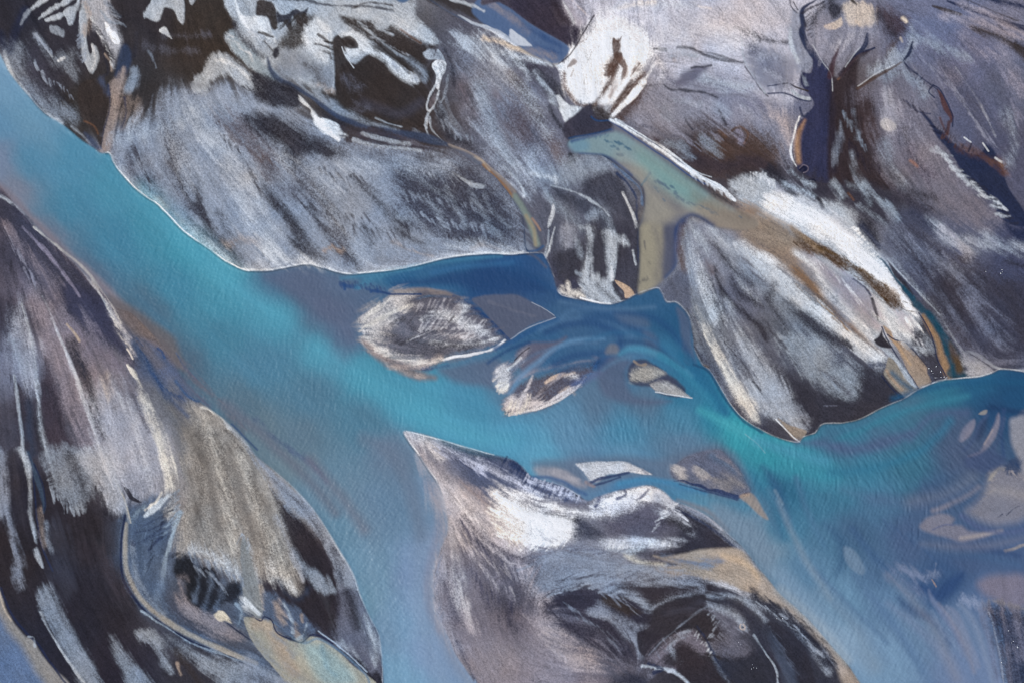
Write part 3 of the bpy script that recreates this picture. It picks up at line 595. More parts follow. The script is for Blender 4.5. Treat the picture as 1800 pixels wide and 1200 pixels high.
LAND2 = """
p g 5 s .92 | 1285,330 1310,308 1330,305 1360,312 1400,338 1430,356 1448,350 1462,353 1490,368 1510,398 1535,432 1560,462 1585,505 1605,528 1600,535 1617,548 1618,562 1628,590 1633,612 1626,618 1605,612 1590,600 1572,590 1556,576 1548,588 1540,600 1520,580 1500,560 1460,520 1430,470 1400,430 1350,400 1310,370
p W 5 s .93 | 1345,350 1380,340 1430,362 1470,385 1500,410 1530,445 1560,475 1590,520 1605,545 1612,556 1590,548 1570,520 1530,485 1480,445 1430,415 1380,395 1345,375
p w 5 s .8 | 1490,480 1530,510 1560,545 1600,560 1625,600 1600,600 1570,580 1540,560 1500,520
p '#9b9fb0' 5 s .8 | 1350,312 1385,318 1400,338 1370,335
p K 3 s .92 | 1350,285 1370,300 1385,322 1400,345 1385,338 1360,318 1345,305
l K 3 2 s .9 | 1425,340 1440,352 1447,366
l '#a9b6c6' 3 3 s .8 | 1390,300 1410,318 1432,328
l '#a9b6c6' 3 3 s .8 | 1380,325 1410,335 1430,345 
l '#a1a6b4' 4 4 s .6 | 1400,352 1450,372 1500,410
p '#a79da6' 7 s .75 | 1415,430 1450,455 1490,485 1520,510 1535,540 1550,575 1530,575 1490,540 1450,500 1420,460
p '#8f93a6' 5 s .8 | 1480,480 1510,495 1530,525 1540,560 1525,560 1500,520 1478,500
p '#a79da6' 6 s .6 | 1580,545 1600,560 1612,585 1595,580 1578,565
l n 1.5 1.5 s .8 | 1500,490 1520,505 1530,520
l K 1.8 1.5 s .9 | 1532,525 1538,545 1543,562
p O 3 s .85 | 1392,402 1402,408 1433,421 1460,438 1484,456 1512,474 1537,491 1562,508 1577,521 1588,543 1574,541 1556,529 1537,514 1520,498 1508,484 1490,476 1470,468 1440,452 1415,445 1398,432
l '#3f2c1c' 3.5 3 s .55 | 1400,415 1440,437 1490,465 1540,502 1580,535
l '#9a8268' 4 4 s .6 | 1392,400 1410,415 1440,445 
l '#33312f' 1 1 s .7 | 1578,536 1592,546 1606,548
l '#33312f' 1 1 s .7 | 1585,530 1600,536 1610,540
p '#8f7d70' 9 s .9 | 1290,370 1340,375 1390,395 1402,420 1410,450 1430,485 1440,510 1425,512 1400,492 1370,470 1340,450 1310,425
l '#7f6652' 4 4 s .9 | 1400,480,9 1425,503,8 1445,528,5 1465,548,5 1490,568,4 1515,595,3 1540,614,3 1552,624,1
l '#4a3a30' 1.5 2.5 s .6 | 1415,498 1450,535 1480,560 1515,595 1545,618
l w 5 5 s .85 | 1400,445,3 1430,470,5 1450,500,6 1480,535,5 1510,570,4 1540,602,2
p w 5 s .88 | 1300,425 1340,448 1380,478 1420,512 1450,540 1480,575 1515,600 1550,622 1560,632 1556,638 1540,640 1515,625 1480,600 1440,570 1400,540 1360,505 1320,470
l w 5 3 s .9 | 1440,540 1480,578 1520,608 1556,632
l '#b8bec8' 5 4 s .8 | 1490,600 1520,625 1545,640
p '#8d96a4' 10 s .7 | 1260,415 1300,440 1360,500 1430,560 1480,600 1510,640 1530,660 1545,650 1530,668 1480,640 1400,580 1340,520 1290,480
p K 4 s .85 | 1388,544 1405,546 1430,560 1460,582 1490,600 1498,612 1470,608 1440,590 1412,572 1398,558
l K 4 4 s .7 | 1345,520 1370,560 1395,600 1420,625
l K 3 4 s .7 | 1360,500 1350,530
p '#939ba6' 7 s .85 | 1370,590 1400,585 1440,600 1465,630 1500,650 1512,690 1500,702 1480,702 1450,690 1415,660 1385,630
l D 3 4 s .8 | 1440,650 1470,670 1490,690
p '#3c3b47' 5 s .97 | 1355,645 1380,655 1420,680 1450,695 1480,704 1505,702 1515,670 1518,645 1545,655 1560,665 1585,690 1592,700 1565,712 1535,725 1505,738 1475,744 1440,746 1428,764 1412,766 1395,730 1375,690
l M 1 1 s .8 | 1448,713 1470,712
p '#a3a9b4' 5 s .85 | 1340,650 1355,650 1372,675 1392,705 1400,722 1413,745 1408,754 1385,745 1365,738 1340,730 1320,700
l '#8a8f9c' 4 5 s .8 | 1320,600 1345,640 1380,690 1420,740
p '#4a4a57' 3 s .9 | 1340,735 1365,745 1385,765 1403,776 1375,772 1350,762
p '#93877c' 2 f .92 | 1366,734 1385,745 1405,752 1417,757 1412,768 1404,776 1392,768 1380,752
l w 1.2 1 f .9 | 1364,737 1380,753 1395,768 1406,777
l '#50566a' 4 3 s .9 | 1530,640 1550,640 1557,640 1558,632
p '#908a82' 2 f .95 | 1560,628 1557,645 1553,655 1562,668 1580,688 1594,698 1611,687 1600,668 1588,652 1578,640 1568,630
l '#42607a' 4 5 f .8 | 1568,655 1585,672 1600,682
l '#a88d78' 2 3 f .7 | 1558,650 1570,668 1585,685
p '#9d8b7c' 2 f .95 | 1552,574 1566,582 1572,598 1588,600 1600,612 1614,625 1628,640 1630,655 1637,672 1614,685 1606,672 1596,652 1586,630 1576,612 1564,596
l '#b09578' 2 2 f .7 | 1563,590 1580,610 1600,640
l n 1.3 1 f .85 | 1560,588 1573,597 1590,601 1610,620 1628,642
l n 1.3 1 f .85 | 1550,575 1558,595 1570,615 1585,640 1600,660 1614,682
l '#a7b0bc' 3 2 s .95 | 1543,605,2 1560,618,4 1575,632,4 1590,655,4 1603,672,3 1614,686,1
l n 1.2 1 f .8 | 1549,660 1565,680 1580,695 1592,702
p '#2f2c38' 2 f .97 | 1549,580 1552,590 1562,604 1566,612 1548,610 1537,600 1545,592
p '#42424f' 4 s .95 | 1606,618 1600,600 1620,560 1632,575 1640,590 1645,608 1653,632 1664,655 1660,668 1645,672 1637,668 1632,645 1626,636
l g 4 4 s .8 | 1590,600 1612,612 1626,616
l G 5 5 s .6 | 1610,570 1625,590 1640,615
p '#2a4c62' 3 f .97 | 1590,500 1605,522 1620,534 1642,558 1662,582 1678,608 1691,624 1694,648 1704,664 1668,664 1655,634 1645,608 1638,584 1628,567 1617,548 1605,540 1600,528 1585,510
l '#9a7f64' 5 4 f .9 | 1622,555,3 1635,575,5 1648,600,5 1655,625,6 1664,650,7 1668,662,5
l '#57452f' 8 6 f .9 | 1668,605,5 1680,628,8 1686,648,8
l '#1c4c64' 6 4 f .9 | 1632,550,4 1648,570,7 1660,595,5 1665,620,3
l '#1c4c64' 5 4 f .8 | 1675,640,2 1672,655,8 
l '#1c4c64' 2.5 2 f .9 | 1540,448,0.5 1555,462,1.5 1570,484,2 1588,506,3 1605,525,5
l '#383642' 3 2 f .9 | 1560,458,1 1575,482,4 1590,498,3 1605,518,1
l n 1.2 1 f .9 | 1615,550 1630,575 1640,600 1648,632 1662,658 1665,664
l g 1.6 1.2 s .95 | 1560,455 1580,478 1600,500 1625,525 1650,552 1672,588 1690,615 1700,622
l '#b0b8c4' 4 4 s .6 | 1570,455 1600,490 1640,535 1670,580
p '#a5a8b2' 3 s .9 | 1692,622 1708,622 1725,632 1742,652 1728,658 1706,663 1697,650
l g 1.6 1.5 s .9 | 1700,617 1722,625 1745,642 1765,648 1800,650
l K 1 1 f .7 | 1705,622 1730,637 1745,648
l g 1.3 1 f .9 | 1668,667,0.5 1700,663 1725,661 1742,655
l g 1.2 1 f .8 | 1640,672 1655,670 1664,663
p K 5 s .95 | 1505,388 1530,392 1545,415 1542,435 1528,425 1515,405
l '#3a4058' 3 3 s .8 | 1515,395 1535,420 1543,435
l '#a0a8b6' 8 7 s .8 | 1640,390,4 1670,415,9 1710,425,12 1760,432,10 1805,440,8
l '#a8a8b4' 5 5 s .7 | 1655,405 1690,430 1700,450
p n 3 s .9 | 1765,395 1785,403 1805,405 1805,425 1785,420
l K 3 3 s .6 | 1765,460 1790,465 1805,470
p '#3f3c49' 18 s .85 | 1580,420 1660,470 1700,470 1760,500 1800,510 1800,600 1780,560 1740,520 1720,560 1690,600 1650,540 1610,490
l '#666b7e' 8 9 s .8 | 1560,440 1600,470 1650,520 1690,580
l '#7a7f90' 10 12 s .7 | 1560,400 1620,440 1680,480
l '#777c90' 12 14 s .7 | 1700,510 1730,560 1760,600
l '#6a6d80' 8 9 s .7 | 1660,560 1690,600 1740,630 1800,640
l '#3e3b47' 8 8 s .7 | 1770,510 1790,560 1800,590
l '#403c48' 6 7 s .7 | 1640,530 1670,570 1700,600
l '#403c48' 5 6 s .6 | 1600,400 1650,440 1690,460
p '#646778' 4 f .9 | 1160,514 1175,494 1198,473 1206,478 1212,500 1214,530 1218,552 1205,545 1192,533 1172,530
p '#6a5c5c' 4 s .9 | 1190,400 1198,392 1207,395 1205,440 1208,478 1192,465 1188,430
l g 8 6 s .85 | 1213,392,3 1222,410,8 1238,430,9 1245,445,5
l G 6 6 s .7 | 1206,405 1214,460 1220,510
l '#a8aeb9' 4 5 s .85 | 1250,400 1275,440 1300,490 1330,530
l '#c4c8cf' 5 4 s .85 | 1227,487,2 1236,510,5 1250,545,6 1256,570,2
l '#d8d2ca' 6 5 s .9 | 1222,542,2 1235,565,5 1252,600,7 1270,635,8 1290,672,10 1310,705,12 1328,735,8
l g 5 5 s .8 | 1250,560 1275,600 1300,640 1325,690
l '#6b5e62' 5 3 s .8 | 1240,455,3 1250,475,7 1256,485,3
l K 4 4 s .85 | 1233,480,2 1245,515,5 1262,540,4 1272,570,2
l K 2.5 3 s .9 | 1256,470,2 1262,492,4 1275,520,6 1300,545,6 1330,570,6 1345,595,4
l K 3 4 s .8 | 1285,485,2 1300,515,6 1325,530,6 1340,540,3
l K 5 4 s .85 | 1245,425,2 1262,440 1290,475 1320,500
l D 4 4 s .8 | 1222,560 1232,600 1255,650 1285,700 1300,735
l K 1.5 1.5 s .85 | 1272,600 1290,620 1312,645 1325,670 1340,690
l D 5 6 s .8 | 1260,575 1285,610 1310,660
l '#a3a9b4' 8 7 s .75 | 1280,540 1310,600 1340,660
l K 3 3 s .9 | 1206,548 1216,585 1222,615 1236,640 1262,675
l '#6b5a50' 3 3 f .8 | 1225,640 1243,645
p d 4 s .9 | 1330,752 1300,735 1285,708 1296,712 1315,735 1345,748 1360,762
l d 9 9 s .6 | 1240,600 1250,625 1262,650
p G 8 s .8 | 935,305 960,300 985,292 1010,275 1060,278 1075,290 1060,305 1020,320 1000,330 980,335 950,325
p w 2.5 s .9 | 935,305 955,308 978,310 981,322 976,327 968,316 945,312
p '#4a4d5c' 3 s .95 | 968,328 990,332 1020,345 1045,352 1060,365 1075,390 1078,410 1060,440 1050,400 1030,380 1000,360 975,345
p '#454756' 4 s .95 | 1040,310 1075,303 1095,315 1105,340 1112,370 1118,395 1095,380 1070,365 1050,352 1020,340 1025,322
l g 2 1.5 s .9 | 968,326 985,330 1010,338 1035,350 1058,365 1070,380
l G 6 5 s .8 | 955,330,3 975,355,7 1000,375,8 1020,400,6
l G 4 4 s .7 | 1035,385,4 1055,372,6 1070,390,5 1080,410,3
l '#5f7aa0' 2.5 2 s .8 | 1078,288 1105,312 1125,335 1130,360
l '#2a3a60' 2 2 s .8 | 1085,305 1105,325 1118,350 1120,385
l w 2 2 s .7 | 1095,340 1108,368 1120,400
l '#2a3a60' 1.8 1.2 f .9 | 1060,273 1082,286 1103,304 1128,328 1133,355 1130,385 1122,410 1122,450 1124,480 1120,517
l w 1.5 1.5 s .8 | 1112,440 1118,465
p '#c8ccd4' 1.5 s .9 | 972,360 975,375 970,395 963,400 965,380
p '#43434f' 5 s .95 | 1030,400 1060,405 1065,440 1072,470 1078,495 1092,505 1110,515 1120,480 1122,440 1118,400 1120,500 1100,527 1060,520 1045,500
p '#40404c' 5 s .95 | 985,440 1012,435 1025,430 1035,480 1030,490 1000,492 982,487 970,460
p g 3 s .9 | 1062,405 1075,406 1095,415 1105,430 1090,432 1085,450 1080,470 1075,492 1068,480 1066,440
l g 3.5 3 s .9 | 1020,400,3 1035,405,5 1037,440,4 1034,470,5 1025,495,5
p g 3.5 s .92 | 1020,515 1028,495 1042,485 1060,490 1075,503 1088,520 1086,527 1070,533 1043,530 1030,524
l G 4 3 s .85 | 998,400 1010,420 1020,448
p '#8f93a2' 3 s .8 | 983,400 1012,395 1010,430 998,437 985,436
l w 2 1.5 s .9 | 975,400 968,430 961,450
l g 2 2 s .8 | 965,405 962,430 958,455
p '#bfa58f' 1.5 f .95 | 1080,492 1094,497 1108,505 1115,517 1112,520 1100,524 1096,512 1086,500
p '#d5cfc8' 2.5 s .9 | 982,515 988,507 996,512 1000,498 1004,512 1018,510 1028,520 1018,524 1000,521
l w 2 1.5 s .8 | 1075,470 1076,492
l G 3 2 s .8 | 1012,478 1020,483
l K 2 3 s .6 | 1050,500 1065,515 1075,525
l W 1.5 1.2 f .9 | 1020,523 1043,530 1062,534 1073,534
p d 9 s .85 | -10,340 15,352 40,385 90,428 130,468 165,505 190,545 208,585 240,640 225,632 190,605 150,582 118,555 105,525 85,480 50,430 20,395 -10,378
p '#41425a' 9 f .85 | 110,500 150,510 180,530 200,570 225,625 190,600 150,575 118,545
l '#8a7f88' 5 6 s .7 | 5,395,3 35,425,6 60,460,8 95,500,7 115,535,4
l d 5 4 s .85 | 30,450,3 55,485,8 75,520,8 95,540,3
l '#938ca0' 2 2 s .6 | 40,400 80,440 120,490
l '#938ca0' 2 2 s .6 | 70,430 110,480 140,520
p '#8d8590' 12 s .8 | 50,510 85,530 115,545 150,580 150,620 175,660 185,720 200,780 150,800 130,760 105,700 85,640 65,590
l '#c8a98c' 1 1.2 f .6 | 118,570 128,580 135,590
l '#7a7382' 12 10 s .7 | 130,570 170,610 210,640
l g 2 2 s .75 | 0,345 40,372 80,415 125,452 150,480 172,510 192,545 215,580 232,612
l '#b4b0b6' 4 4 s .75 | 170,500,2 190,530,4 205,560,6 220,590,6 235,620,4
l '#e4dcd4' 1.5 1.2 f .85 | 224,613 230,622 234,630
p '#a3a5b2' 10 s .85 | 160,700 185,670 215,680 240,720 262,770 285,830 290,870 250,890 215,860 185,820 165,770
p '#949bad' 8 s .8 | 35,525 48,560 60,600 68,650 64,690 55,702 42,680 25,640 15,600 20,560
l g 1.5 1.5 s .8 | 38,535 50,575 60,620 66,670 68,700
p K 4 s .85 | 118,597 130,600 142,620 155,650 168,690 178,730 188,770 178,765 165,735 150,690 135,650 122,620
p K 3 s .7 | 150,700 165,710 175,740 172,745 160,735
p '#443c48' 5 s .9 | 78,630 88,650 105,700 115,750 135,810 95,800 78,770 72,720 70,670
p '#3f3a46' 5 s .92 | 30,675 45,690 62,740 65,800 60,830 40,790 32,730
p '#3d4457' 3 s .8 | 45,700 58,710 62,760 64,800 50,800 45,740
l d 4 5 s .7 | 10,480 20,530 15,580
l d 4 5 s .7 | 0,440 15,460
l g 2 2 s .75 | 25,660 32,700 38,750 42,800
l g 2 2.5 s .75 | 66,670,2 68,720,3 72,760,5 85,800,4
l '#dcd6cc' 2 2 s .9 | 225,642,1 235,655,4 242,665,3 250,680,2
l '#d5cfc6' 5 5 s .9 | 245,675,2 262,715,5 278,760,8 290,800,9 298,840,9 290,880,5
l '#6d7078' 6 5 s .9 | 255,635,4 280,670,7 300,715,7 315,760,7 325,800,8 330,850,4
l D 3 3 s .8 | 232,690 245,720 262,760
p '#a9a49f' 8 s .85 | 325,705 350,712 380,728 410,755 440,785 470,830 500,900 520,980 532,1030 520,1048 500,1028 470,1012 430,1020 415,1015 380,990 345,975 318,970 308,950 320,910 330,860 325,800 335,750
l '#6d6866' 4 6 s .65 | 350,760 365,820 375,880 385,930
l '#6d6866' 4 6 s .65 | 400,770 415,830 430,890 450,950
l '#6d6866' 3 5 s .6 | 440,800 460,870 480,930
l '#6d6866' 4 6 s .6 | 335,830 345,880 350,930
l '#6d6866' 4 6 s .5 | 370,740 380,790 395,860
l '#4a4444' 3 3 s .6 | 398,755 410,770 430,795
l '#eae6de' 3 2 s .9 | 355,715 375,722 398,740 405,752
l g 3 2.5 s .85 | 398,740 425,768 450,795
l '#d8d8d8' 5 5 s .8 | 470,985,3 480,1010,7 500,1025,6 520,1040,4
l '#c4ccd6' 7 6 s .8 | 340,965 370,975 400,995 420,1010
l '#aebccc' 5 5 s .7 | 430,950 440,990 445,1020
p '#55657e' 4 s .9 | 215,905 222,900 245,880 265,868 285,872 300,860 312,868 306,900 300,940 292,970 285,1010 292,1050 310,1085 350,1110 400,1135 450,1152 500,1185 520,1200 450,1172 400,1155 340,1132 290,1100 248,1065 222,1025 213,980
l '#8d98a8' 5 4 s .7 | 232,960 240,1010 262,1050 290,1080
l '#a7a29a' 3 3 f .85 | 222,920,3 220,960,4 223,1000,4 240,1040,4 262,1066,4 300,1095,5 350,1123,4 400,1145,5 450,1165,4
l '#9fb0c0' 2.5 2 s .9 | 318,900,5 308,925,3 298,955,4 292,980,4 288,1010,3
l '#6f8098' 4 4 s .9 | 290,980,4 285,1020,6 275,1050,7 280,1080,4
l '#c3cdd8' 3 2 s .85 | 300,868,2 285,880,5 268,895,6 255,905,3
l '#dcd6cc' 2 2 s .85 | 285,865 275,880 255,895
l n 2 2 s .8 | 240,935 265,930 285,918
l n 2.5 3 s .7 | 235,955 260,945 280,930
l n 1.5 2 s .7 | 250,925 275,912 295,905
l n 2 2 s .7 | 262,965 275,950 285,945
l '#8a8f98' 3 1.5 f .95 | 188,800 196,825 205,845 215,870 222,890 228,915
l '#b8b2a8' 1.2 1 f .9 | 200,838 208,855 218,875 226,900 230,918
p K 1.5 f .95 | 217,855 226,858 235,872 250,882 240,882 228,875
l '#8a9aa8' 4 3 s .8 | 228,915 240,900 255,890
p '#23262f' 3 s .97 | 307,985 318,980 330,975 345,985 360,1002 375,1000 380,1015 370,1040 350,1065 335,1065 325,1050 328,1020 308,1010
p '#262a36' 3 s .95 | 350,1000 380,1005 392,1035 400,1025 420,1022 430,1030 425,1045 418,1058 405,1055 395,1060 360,1075 345,1060
l '#596880' 4 2.5 s .85 | 345,985 350,1020 342,1055
l '#596880' 4 3 s .85 | 372,1010 368,1035 360,1070
l '#596880' 4 3 s .85 | 392,1020 388,1045 380,1070
l '#7c7880' 2 3 s .6 | 314,1016 322,1012 330,1016
l '#8f8a92' 3 3 s .8 | 315,1025 322,1045 335,1065 350,1080
p '#8d8890' 5 s .75 | 310,1040 330,1065 360,1080 400,1090 430,1120 390,1120 350,1100 320,1075
p '#d8ccb8' 2 s .9 | 377,1078 392,1073 402,1084 408,1096 396,1092 384,1088
l '#5a6c84' 8 5 s .85 | 430,1000,3 432,1040,8 428,1075,12 420,1100,8
l '#cfd6de' 4 3 s .9 | 427,1050,4 440,1065,7 455,1080,3
l '#8fa4ba' 2 1.5 s .8 | 415,1060 425,1075 420,1095
l n 1.3 1 f .8 | 400,1095 420,1110 450,1130
l n 2 1.5 f .95 | 221,905 215,935 213,975 214,1005 224,1032 248,1066 280,1092 335,1126 395,1150 450,1172
l '#9fb2c6' 1.6 1.5 s .8 | 250,1072 290,1100 340,1130 400,1152 450,1170 500,1195
p G 5 s .7 | 80,790 150,790 172,850 152,885 133,896 118,880 102,862 88,835
p '#a7adba' 4 s .85 | 140,790 192,790 207,845 218,885 213,902 195,895 178,862 152,825
l K 6 6 s .7 | 120,800 140,840 155,870
l '#3f5068' 4 2.5 f .95 | 50,795,3 62,830,5 72,860,4 78,885,3 76,900,2
l n 1.6 1.2 f .95 | 50,800 60,850 63,890 70,940 80,975 93,1002
l n 1.3 1 f .9 | 60,815 75,850 80,880 78,895
l '#93847c' 4 3 s .9 | 68,895 74,925 80,955
l G 4 3 s .8 | 82,920 85,950 92,965
l g 3 2.5 s .9 | 35,790,4 48,815,5 53,850,3 56,900,2 62,950,1
p '#8790a3' 4 s .85 | -5,790 10,800 14,850 18,900 30,940 40,1000 42,1035 30,1020 26,970 12,910 -5,893
l '#3a3843' 7 5 s .85 | 22,800 28,860 35,910
l g 2.5 2 s .8 | 62,965,4 68,980,5 75,995,2
l '#4a4e60' 12 12 s .5 | 90,930 105,980 115,1030
l '#44454f' 10 12 s .5 | 170,950 200,1010 215,1050
p '#8a96a8' 4 s .85 | 76,1025 92,1040 108,1070 128,1105 150,1145 170,1180 180,1205 150,1205 118,1160 92,1112 75,1082 68,1058
l g 2.5 2 s .8 | 72,1075 90,1112 118,1158 150,1200
p G 4 s .75 | 192,1120 205,1125 230,1160 255,1185 268,1205 230,1205 210,1170
p G 3 s .8 | 240,1110 268,1108 282,1125 290,1150 305,1180 295,1182 278,1150 262,1130 248,1125
l G 6 6 s .6 | 300,1120 340,1150 390,1175 440,1195
p G 7 s .75 | 340,1150 380,1150 450,1172 520,1205 400,1205 370,1180
l k 4 4 s .7 | 310,1140 330,1170 350,1200
l T 2 2 s .7 | 312,1165 318,1185
p '#93908f' 3 f .95 | -5,1035 5,1048 14,1075 28,1098 45,1118 58,1122 68,1140 88,1168 118,1205 -5,1205
p '#5c7499' 10 f .9 | -5,1085 15,1108 40,1140 60,1175 75,1205 -5,1205
l '#bfb3a6' 1.5 1.5 f .8 | 0,1040 8,1068 20,1090
l n 2 1.5 f .8 | 2,1032 16,1070 30,1092 50,1115 66,1130 90,1165 120,1205
l g 1.5 1.5 s .8 | 50,1118 60,1120 62,1135
p '#332e36' 4 s .97 | 478,858 490,875 510,895 540,920 556,945 575,980 590,1015 594,1060 597,1100 592,1128 572,1112 545,1090 520,1070 508,1055 528,1045 535,1025 528,990 512,955 496,910
p G 3 s .85 | 512,960 525,970 540,990 565,1010 585,1028 590,1040 560,1040 545,1025 530,1005 518,985
l '#a8aab2' 3 3 s .8 | 488,910 505,950 520,985 532,1020
p '#98a0af' 3 s .9 | 440,787 455,800 483,826 518,857 550,893 577,933 600,970 623,1010 630,1040 612,1035 598,1035 592,1010 582,985 568,955 545,928 520,905 495,878 470,840 455,815
l '#454754' 3 3 s .7 | 480,840 510,870 540,900 570,950
l '#454754' 4 4 s .8 | 585,965 595,990 600,1020
p '#6d7080' 5 s .75 | 597,1035 630,1038 650,1083 667,1117 673,1160 668,1205 650,1190 640,1165 600,1142 592,1120 598,1070
l K 7 5 s .85 | 612,1040 620,1070 628,1100
l g 4 4 s .8 | 640,1080,3 655,1120,7 662,1160,6
l g 4 4 s .6 | 600,1130 625,1150 640,1170
l '#c3c9d2' 1.5 1.2 s .9 | 483,827 517,857 550,893 577,933 600,970 623,1010 633,1043 650,1083 667,1117 672,1160 673,1200
p '#2c2a35' 2.5 s .95 | 588,1138 610,1148 635,1160 650,1180 660,1180 672,1190 674,1210 655,1210 645,1190 625,1168
l '#4a4a52' 3 3 s .6 | 560,1040 575,1060 585,1100
l '#3a4256' 4 4 s .9 | 490,1020 510,1048 530,1050 545,1030
p '#aaa79a' 2 f .97 | 430,1085 452,1086 480,1090 485,1105 500,1120 520,1126 545,1118 562,1120 578,1130 600,1148 620,1168 645,1185 652,1205 520,1205 490,1182 462,1150 440,1120
p '#93a8aa' 10 f .8 | 540,1135 575,1140 610,1170 625,1200 570,1200 545,1170
l '#b3a08e' 8 8 f .8 | 450,1095,10 475,1105,12 500,1150,12 520,1180,8
l '#7f8a98' 3 4 s .7 | 480,1110 500,1130 515,1150
l '#7f9aa4' 4 5 f .7 | 565,1135 575,1170 590,1185
l '#6a86a0' 2 2 f .7 | 480,1092 530,1128 560,1122 600,1145 640,1182 650,1200
p '#5a6880' 3 s .9 | 452,1085 440,1060 460,1040 480,1040 490,1050 515,1060 540,1085 560,1105 548,1112 530,1128 508,1122 490,1112 478,1092
l '#9a8c86' 5 3 s .9 | 488,1058,4 492,1080,8 500,1092,5
l '#9a8c86' 4 2.5 s .85 | 518,1098,3 525,1115,4 522,1130,3
l '#9a8c86' 3 2 s .85 | 530,1080 532,1092
l '#98a4b2' 2 2 s .8 | 500,1060 512,1085 515,1110
l '#98a4b2' 2 2 s .8 | 540,1095 532,1115 520,1125
l n 1.3 1 f .9 | 450,1086 460,1090 465,1083 478,1090 488,1112 510,1122 530,1128 548,1115 565,1117 585,1130
l '#aebbcb' 1.3 1 f .8 | 560,1108 580,1122 600,1138 620,1155 645,1180
l '#c0b4a8' 4 3 s .8 | 452,1035,6 456,1065,7 452,1080,3
p '#8a93a4' 4 s .8 | 430,1155 455,1165 490,1185 520,1205 430,1205
l K 5 5 s .6 | 440,1190 470,1200
"""
